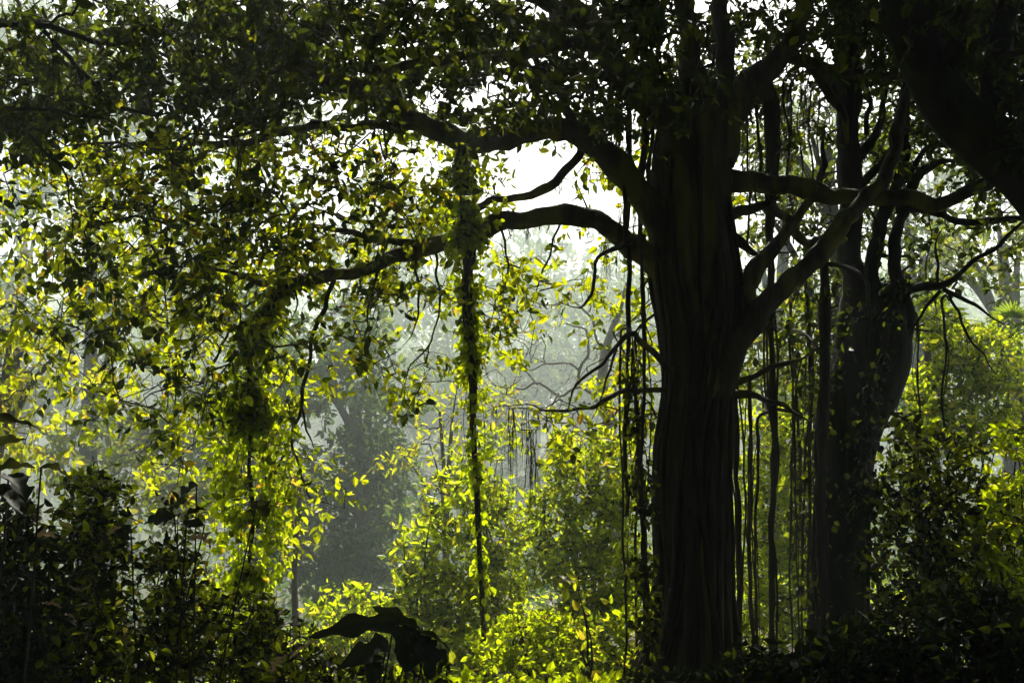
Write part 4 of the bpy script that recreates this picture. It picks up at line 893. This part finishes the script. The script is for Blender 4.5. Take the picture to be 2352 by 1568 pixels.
hazy_tree('pale hazy tree just left of the fig trunk', 1330, 33.0,
    [(1250, 640, 120, 80, .7, 33, 1.5), (1370, 680, 120, 90, .8, 33, 1.5), (1290, 780, 140, 90, .93, 33, 1.5), (1400, 830, 120, 90, .93, 33, 1.5), (1250, 880, 140, 90, .95, 32, 1.5), (1380, 950, 140, 90, .95, 32, 1.5), (1500, 800, 140, 160, .9, 33, 1.5)], 'far', .2)
hazy_tree('faint tall tree above the dip, nearly lost in haze', 900, 42.0,
    [(860, 470, 130, 80, .7, 42, 2), (960, 540, 140, 90, .85, 42, 2), (840, 610, 150, 90, .9, 42, 2), (960, 680, 150, 90, .95, 42, 2), (880, 780, 170, 100, .95, 42, 2)], 'far', .26, rtrunk=.25)
hazy_tree('faint tree behind the lower arching limb', 1230, 44.0,
    [(1160, 560, 130, 70, .6, 44, 2), (1270, 590, 140, 80, .75, 44, 2), (1180, 670, 150, 80, .9, 44, 2), (1330, 690, 140, 80, .9, 44, 2)], 'far', .26, rtrunk=.25)
hazy_tree('faint tree high behind the left boughs', 480, 38.0,
    [(400, 380, 150, 90, .65, 38, 2), (540, 450, 150, 100, .8, 38, 2), (420, 520, 160, 100, .85, 38, 2), (560, 610, 150, 100, .9, 38, 2), (440, 690, 160, 100, .9, 38, 2)], 'far', .24, rtrunk=.22)
hazy_tree('tall faint tree rising behind the upper left boughs', 250, 31.0,
    [(60, 60, 150, 90, .8, 31, 1.5), (230, 130, 150, 100, .85, 31, 1.5), (120, 220, 150, 90, .85, 31, 1.5), (400, 90, 150, 100, .8, 31, 1.5), (500, 210, 140, 90, .8, 31, 1.5), (330, 280, 150, 90, .85, 31, 1.5), (590, 110, 90, 90, .7, 31, 1.5), (640, 260, 90, 70, .7, 31, 1.5), (-80, 150, 120, 200, .85, 31, 1.5)], 'far', .2, rtrunk=.25)
hazy_tree('tall faint tree behind the forked tree crown', 2150, 32.0,
    [(2010, 240, 110, 90, .7, 32, 1.5), (2120, 330, 110, 80, .7, 32, 1.5), (2230, 420, 130, 80, .75, 32, 1.5), (1860, 300, 120, 100, .75, 32, 1.5), (1760, 420, 110, 100, .75, 32, 1.5), (2000, 420, 120, 90, .75, 32, 1.5), (2310, 330, 90, 90, .7, 32, 1.5)], 'far', .2, rtrunk=.25)
hazy_tree('faint tree in the haze by the left edge', 60, 30.0,
    [(30, 300, 130, 90, .6, 30, 1.5), (110, 400, 130, 90, .75, 30, 1.5), (20, 480, 120, 90, .75, 30, 1.5), (90, 720, 140, 120, .8, 30, 1.5), (150, 900, 150, 100, .9, 29, 1.5), (-60, 600, 100, 200, .8, 30, 1.5)], 'far', .2, rtrunk=.2)
hazy_tree('dark green tree standing close behind the forked tree', 1900, 14.0,
    [(1760, 300, 70, 90, .72, 14, .6), (1850, 260, 70, 90, .7, 14, .6), (1830, 400, 90, 70, .72, 14, .6), (1720, 440, 60, 60, .6, 14, .6), (1920, 520, 90, 60, .6, 14, .6), (2030, 300, 60, 90, .55, 14, .6), (2010, 440, 60, 60, .6, 14, .6), (1900, 640, 80, 60, .5, 14, .6), (2030, 150, 70, 70, .6, 14, .6), (1740, 150, 70, 80, .7, 14, .6), (2160, 420, 60, 50, .5, 14, .6), (2120, 560, 50, 70, .6, 14, .6), (2250, 610, 60, 40, .5, 14, .6), (2330, 660, 40, 50, .5, 14, .6), (2080, 520, 40, 50, .6, 14, .6), (2290, 470, 60, 30, .5, 14, .6), (1990, 560, 40, 60, .5, 14, .5)], 'dark', .10, .5, rtrunk=.13, name='understorey_tree', group=RG, bark='bark2')
hazy_tree('grey hazy tree with a bare trunk near the right edge', 2312, 18.0,
    [(2200, 540, 90, 60, .7, 18, .8), (2290, 500, 90, 60, .75, 18, .8), (2150, 600, 60, 70, .75, 18, .8), (2340, 560, 60, 60, .6, 18, .8), (2230, 620, 60, 40, .5, 18, .8)], 'mid', .13, rtrunk=.19, top=(2300, 560))
hazy_tree('hazy tree seen between the fig and the forked tree', 1800, 24.0,
    [(1740, 560, 70, 60, .6, 24, 1), (1830, 430, 90, 80, .6, 24, 1), (1820, 330, 90, 80, .6, 24, 1), (1870, 680, 90, 90, .6, 24, 1), (1720, 900, 90, 70, .6, 24, 1), (1850, 960, 110, 110, .85, 23, 1), (1740, 1060, 110, 100, .9, 23, 1)], 'mid', .16)
hazy_tree('hazy tree behind the dead branch right of the forked tree', 2120, 27.0,
    [(2060, 380, 90, 80, .5, 27, 1.2), (2140, 560, 100, 90, .7, 27, 1.2), (2090, 700, 90, 90, .7, 27, 1.2), (2230, 800, 110, 90, .75, 27, 1.2), (2330, 860, 90, 90, .85, 26, 1.2), (2180, 950, 150, 100, .9, 26, 1.2)], 'far', .18)
hazy_tree('slender hazy tree with sparse yellow leaves beside the vine rope', 1010, 15.0,
    [(930, 1050, 40, 30, .3, 15, .4), (990, 1030, 60, 34, .5, 15, .4), (1040, 990, 50, 30, .45, 15, .4), (1050, 890, 60, 30, .25, 15, .4), (960, 900, 50, 30, .15, 15, .4), (1130, 900, 50, 40, .25, 15, .4), (1200, 930, 60, 40, .35, 15, .4)], 'yellow', .11, .4, rtrunk=.05, name='slender_tree')
hazy_tree('slender tree with yellow tips under the arching sprays', 690, 12.5,
    [(660, 1080, 60, 40, .4, 12.5, .4), (670, 1150, 40, 50, .45, 12.5, .4), (640, 1010, 40, 40, .4, 12.5, .4), (620, 1230, 30, 40, .35, 12.5, .4), (480, 1340, 40, 50, .6, 12.2, .4), (330, 1100, 60, 50, .3, 12.5, .4)], 'yellow', .11, .42, rtrunk=.04, name='slender_tree')

# bare pale tree
b = ground_pt(1420, 16.5); pt = thing('bare_tree', 'leafless tree with pale twisting branches in the sunlit haze', 'tree', b)
def pale(pts, k=8):
    m = MB(); c = path(pts, .08); c[:, 3] *= .55; c[:, :3] += .03 * np.sin(np.arange(len(c))[:, None] * np.array([.9, .7, 1.1]) + rng.uniform(0, 6, 3)); tube(m, c, k, 0, .12); obj('branch', m, M['palebark'], pt)
B = 16.5
m = MB(); tube(m, path([(1420, 1330, B, 20), (1410, 1150, B, 17), (1400, 980, B, 15), (1385, 880, B, 13), (1392, 800, B, 10), (1420, 720, B, 7), (1440, 650, B, 4)], .12), 12, .03, .1); obj('trunk', m, M['palebark'], pt)
for pts in ([(1400, 960, B, 11), (1350, 900, B, 8), (1330, 850, B, 7), (1355, 800, B, 6), (1345, 760, B, 5), (1300, 740, B, 3)], [(1340, 890, B, 7), (1280, 905, B, 6), (1230, 880, B, 5), (1180, 895, B, 4), (1120, 870, B, 2.5)],
            [(1330, 850, B, 5), (1270, 830, B, 4), (1220, 850, B, 3), (1160, 830, B, 2)], [(1230, 880, B, 4), (1200, 840, B, 3), (1210, 800, B, 2.5), (1170, 780, B, 1.5)], [(1390, 820, B, 7), (1350, 720, B, 5), (1300, 690, B, 4), (1240, 700, B, 3), (1200, 680, B, 2)],
            [(1350, 720, B, 4), (1365, 660, B, 3), (1350, 620, B, 2)], [(1400, 1000, B, 8), (1320, 980, B, 5), (1240, 960, B, 4), (1150, 980, B, 3), (1060, 950, B, 2)], [(1240, 960, B, 3), (1180, 930, B, 3), (1100, 945, B, 2.5), (1010, 930, B, 2)], [(1400, 780, B, 6), (1460, 730, B, 4), (1490, 690, B, 3)], [(1280, 905, B, 4), (1260, 950, B, 3), (1210, 990, B, 2)]):
    pale(pts)
tm = MB(); ns = np.vstack([at(rng.uniform(1080, 1480, 130), rng.uniform(640, 990, 130), B + rng.normal(size=130) * .5)])
bn = [np.array(o.data.vertices[i].co) + b for o in pt.children for i in range(0, len(o.data.vertices), 16)]
connect(tm, np.array(bn), ns, .004, .25, .02, .5, 0); obj('branchwork', tm, M['palebark'], pt)

# far wood: one mass on the rising hillside
m = MB(); n = 0
for q in range(230):
    x = rng.uniform(-100, 100); y = rng.uniform(108, 185); z = float(ground_h(x, y)); h = rng.uniform(10, 18); rr = rng.uniform(4, 7)
    k = 420; v = rdir(k) * (rng.uniform(.45, 1, k) ** .5)[:, None]
    p = np.array([x, y, z + h * .6]) + v * np.array([rr, rr, h * .45]) * (1 + .25 * np.sin(v[:, :1] * 5 + q) * np.cos(v[:, 2:] * 6))
    L = rng.uniform(.5, 1.0, k); leaves(m, p, rdir(k), v + rng.normal(size=(k, 3)) * .6, L, L * .6)
    sticks(m, np.array([[x, y, z - .3]]), np.array([[x, y, z + h * .7]]), np.array([.3]), np.array([.12]), 7)
fw = obj('far_wood', m, M['far'], None, False); fw['kind'] = 'stuff'; fw['label'] = 'far wood on the hillside lost in haze'

# unseen leaf roof and rear leaf wall, added to block light around the camera
def shade_roof(m, n, x0, x1, y0, y1, h0, h1, L0, L1, clump=1.1):
    x = rng.uniform(x0, x1, n); y = rng.uniform(y0, y1, n)
    z = 1.7 + .437 * np.maximum(y, 0) + rng.uniform(h0, h1, n)
    hole = np.sin(x * 1.9 + 1.0) * np.sin(y * 1.6 + .7) + .6 * np.sin(x * 4.3 - y * 3.1)
    k = hole < clump; p = np.stack([x, y, z], -1)[k]; n = len(p)
    nn = rng.normal(size=(n, 3)) * .55; nn[:, 2] += .7; d = rdir(n); d[:, 2] -= .3
    L = rng.uniform(L0, L1, n); leaves(m, p, d, nn, L, L * .58)
m = MB()
shade_roof(m, 11500, -6, 1, 0, 9.2, .55, 3.2, .14, .24)
shade_roof(m, 22000, .8, 8, 0, 13.2, .55, 3.6, .14, .24, 1.3)
obj('foliage', m, M['dark'], fig, False)  # unseen, added over the camera to shade the near air and foreground
m = MB(); n = 26000  # leaf wall out of view, added to keep sky light off the scene
a = rng.uniform(-2.2, 2.2, n); rr = rng.uniform(8.5, 13, n)
p = np.stack([np.sin(a) * rr, -np.cos(a) * rr, rng.uniform(0, 9.5, n)], -1)
L = rng.uniform(.2, .42, n); nn = -p * np.array([1, 1, 0]) / 10 + rng.normal(size=(n, 3)) * .6
leaves(m, p, rdir(n), nn, L, L * .6)
q = rng.uniform(-2.2, 2.2, 26); tb = np.stack([np.sin(q) * 11, -np.cos(q) * 11], -1)
sticks(m, np.column_stack([tb, np.full(26, -.3)]), np.column_stack([tb, np.full(26, 9.0)]), np.full(26, .22), np.full(26, .1), 9)
sw = obj('added_leaf_wall', m, M['dark'], None, False); sw['kind'] = 'stuff'; sw['label'] = 'unseen leaf wall added around the viewpoint to block sky light'

m = MB(); n = 30000
y = 17 + 90 * rng.uniform(0, 1, n) ** 1.3; x = rng.uniform(-.62, .62, n) * (y + 6)
cl = np.sin(x * .9 + 1) * np.sin(y * .7) + .7 * np.sin(x * .37 - y * .51)
hgt = np.clip(.55 + .7 * cl, .12, 2.0); z = ground_h(x, y) + hgt * rng.uniform(.05, 1, n)
L = (.09 + .005 * y) * rng.uniform(.6, 1.3, n); nn = rng.normal(size=(n, 3)) * .8; nn[:, 2] += .3
leaves(m, np.stack([x, y, z], -1), rdir(n), nn, L, L * .6)
ug = obj('far_undergrowth', m, M['far'], None, False); ug['kind'] = 'stuff'; ug['label'] = 'undergrowth covering the floor of the dip'

# litter and weeds on the forest floor
m = MB(); n = 16000
x = rng.uniform(-9, 9, n); y = 2.0 + 26 * rng.uniform(0, 1, n) ** 1.4
p = np.stack([x, y, ground_h(x, y) + rng.uniform(.02, .22, n)], -1); d = rdir(n); d[:, 2] = np.abs(d[:, 2]) * .5
nn = rng.normal(size=(n, 3)) * .5; nn[:, 2] += 1
L = rng.uniform(.05, .13, n); leaves(m, p, d, nn, L, L * .55)
gc = obj('ground_cover', m, M['shrub'], None, False); gc['kind'] = 'stuff'; gc['label'] = 'low weeds and seedlings covering the forest floor'
for o in list(bpy.data.objects):
    if '_o' in o: del o['_o']
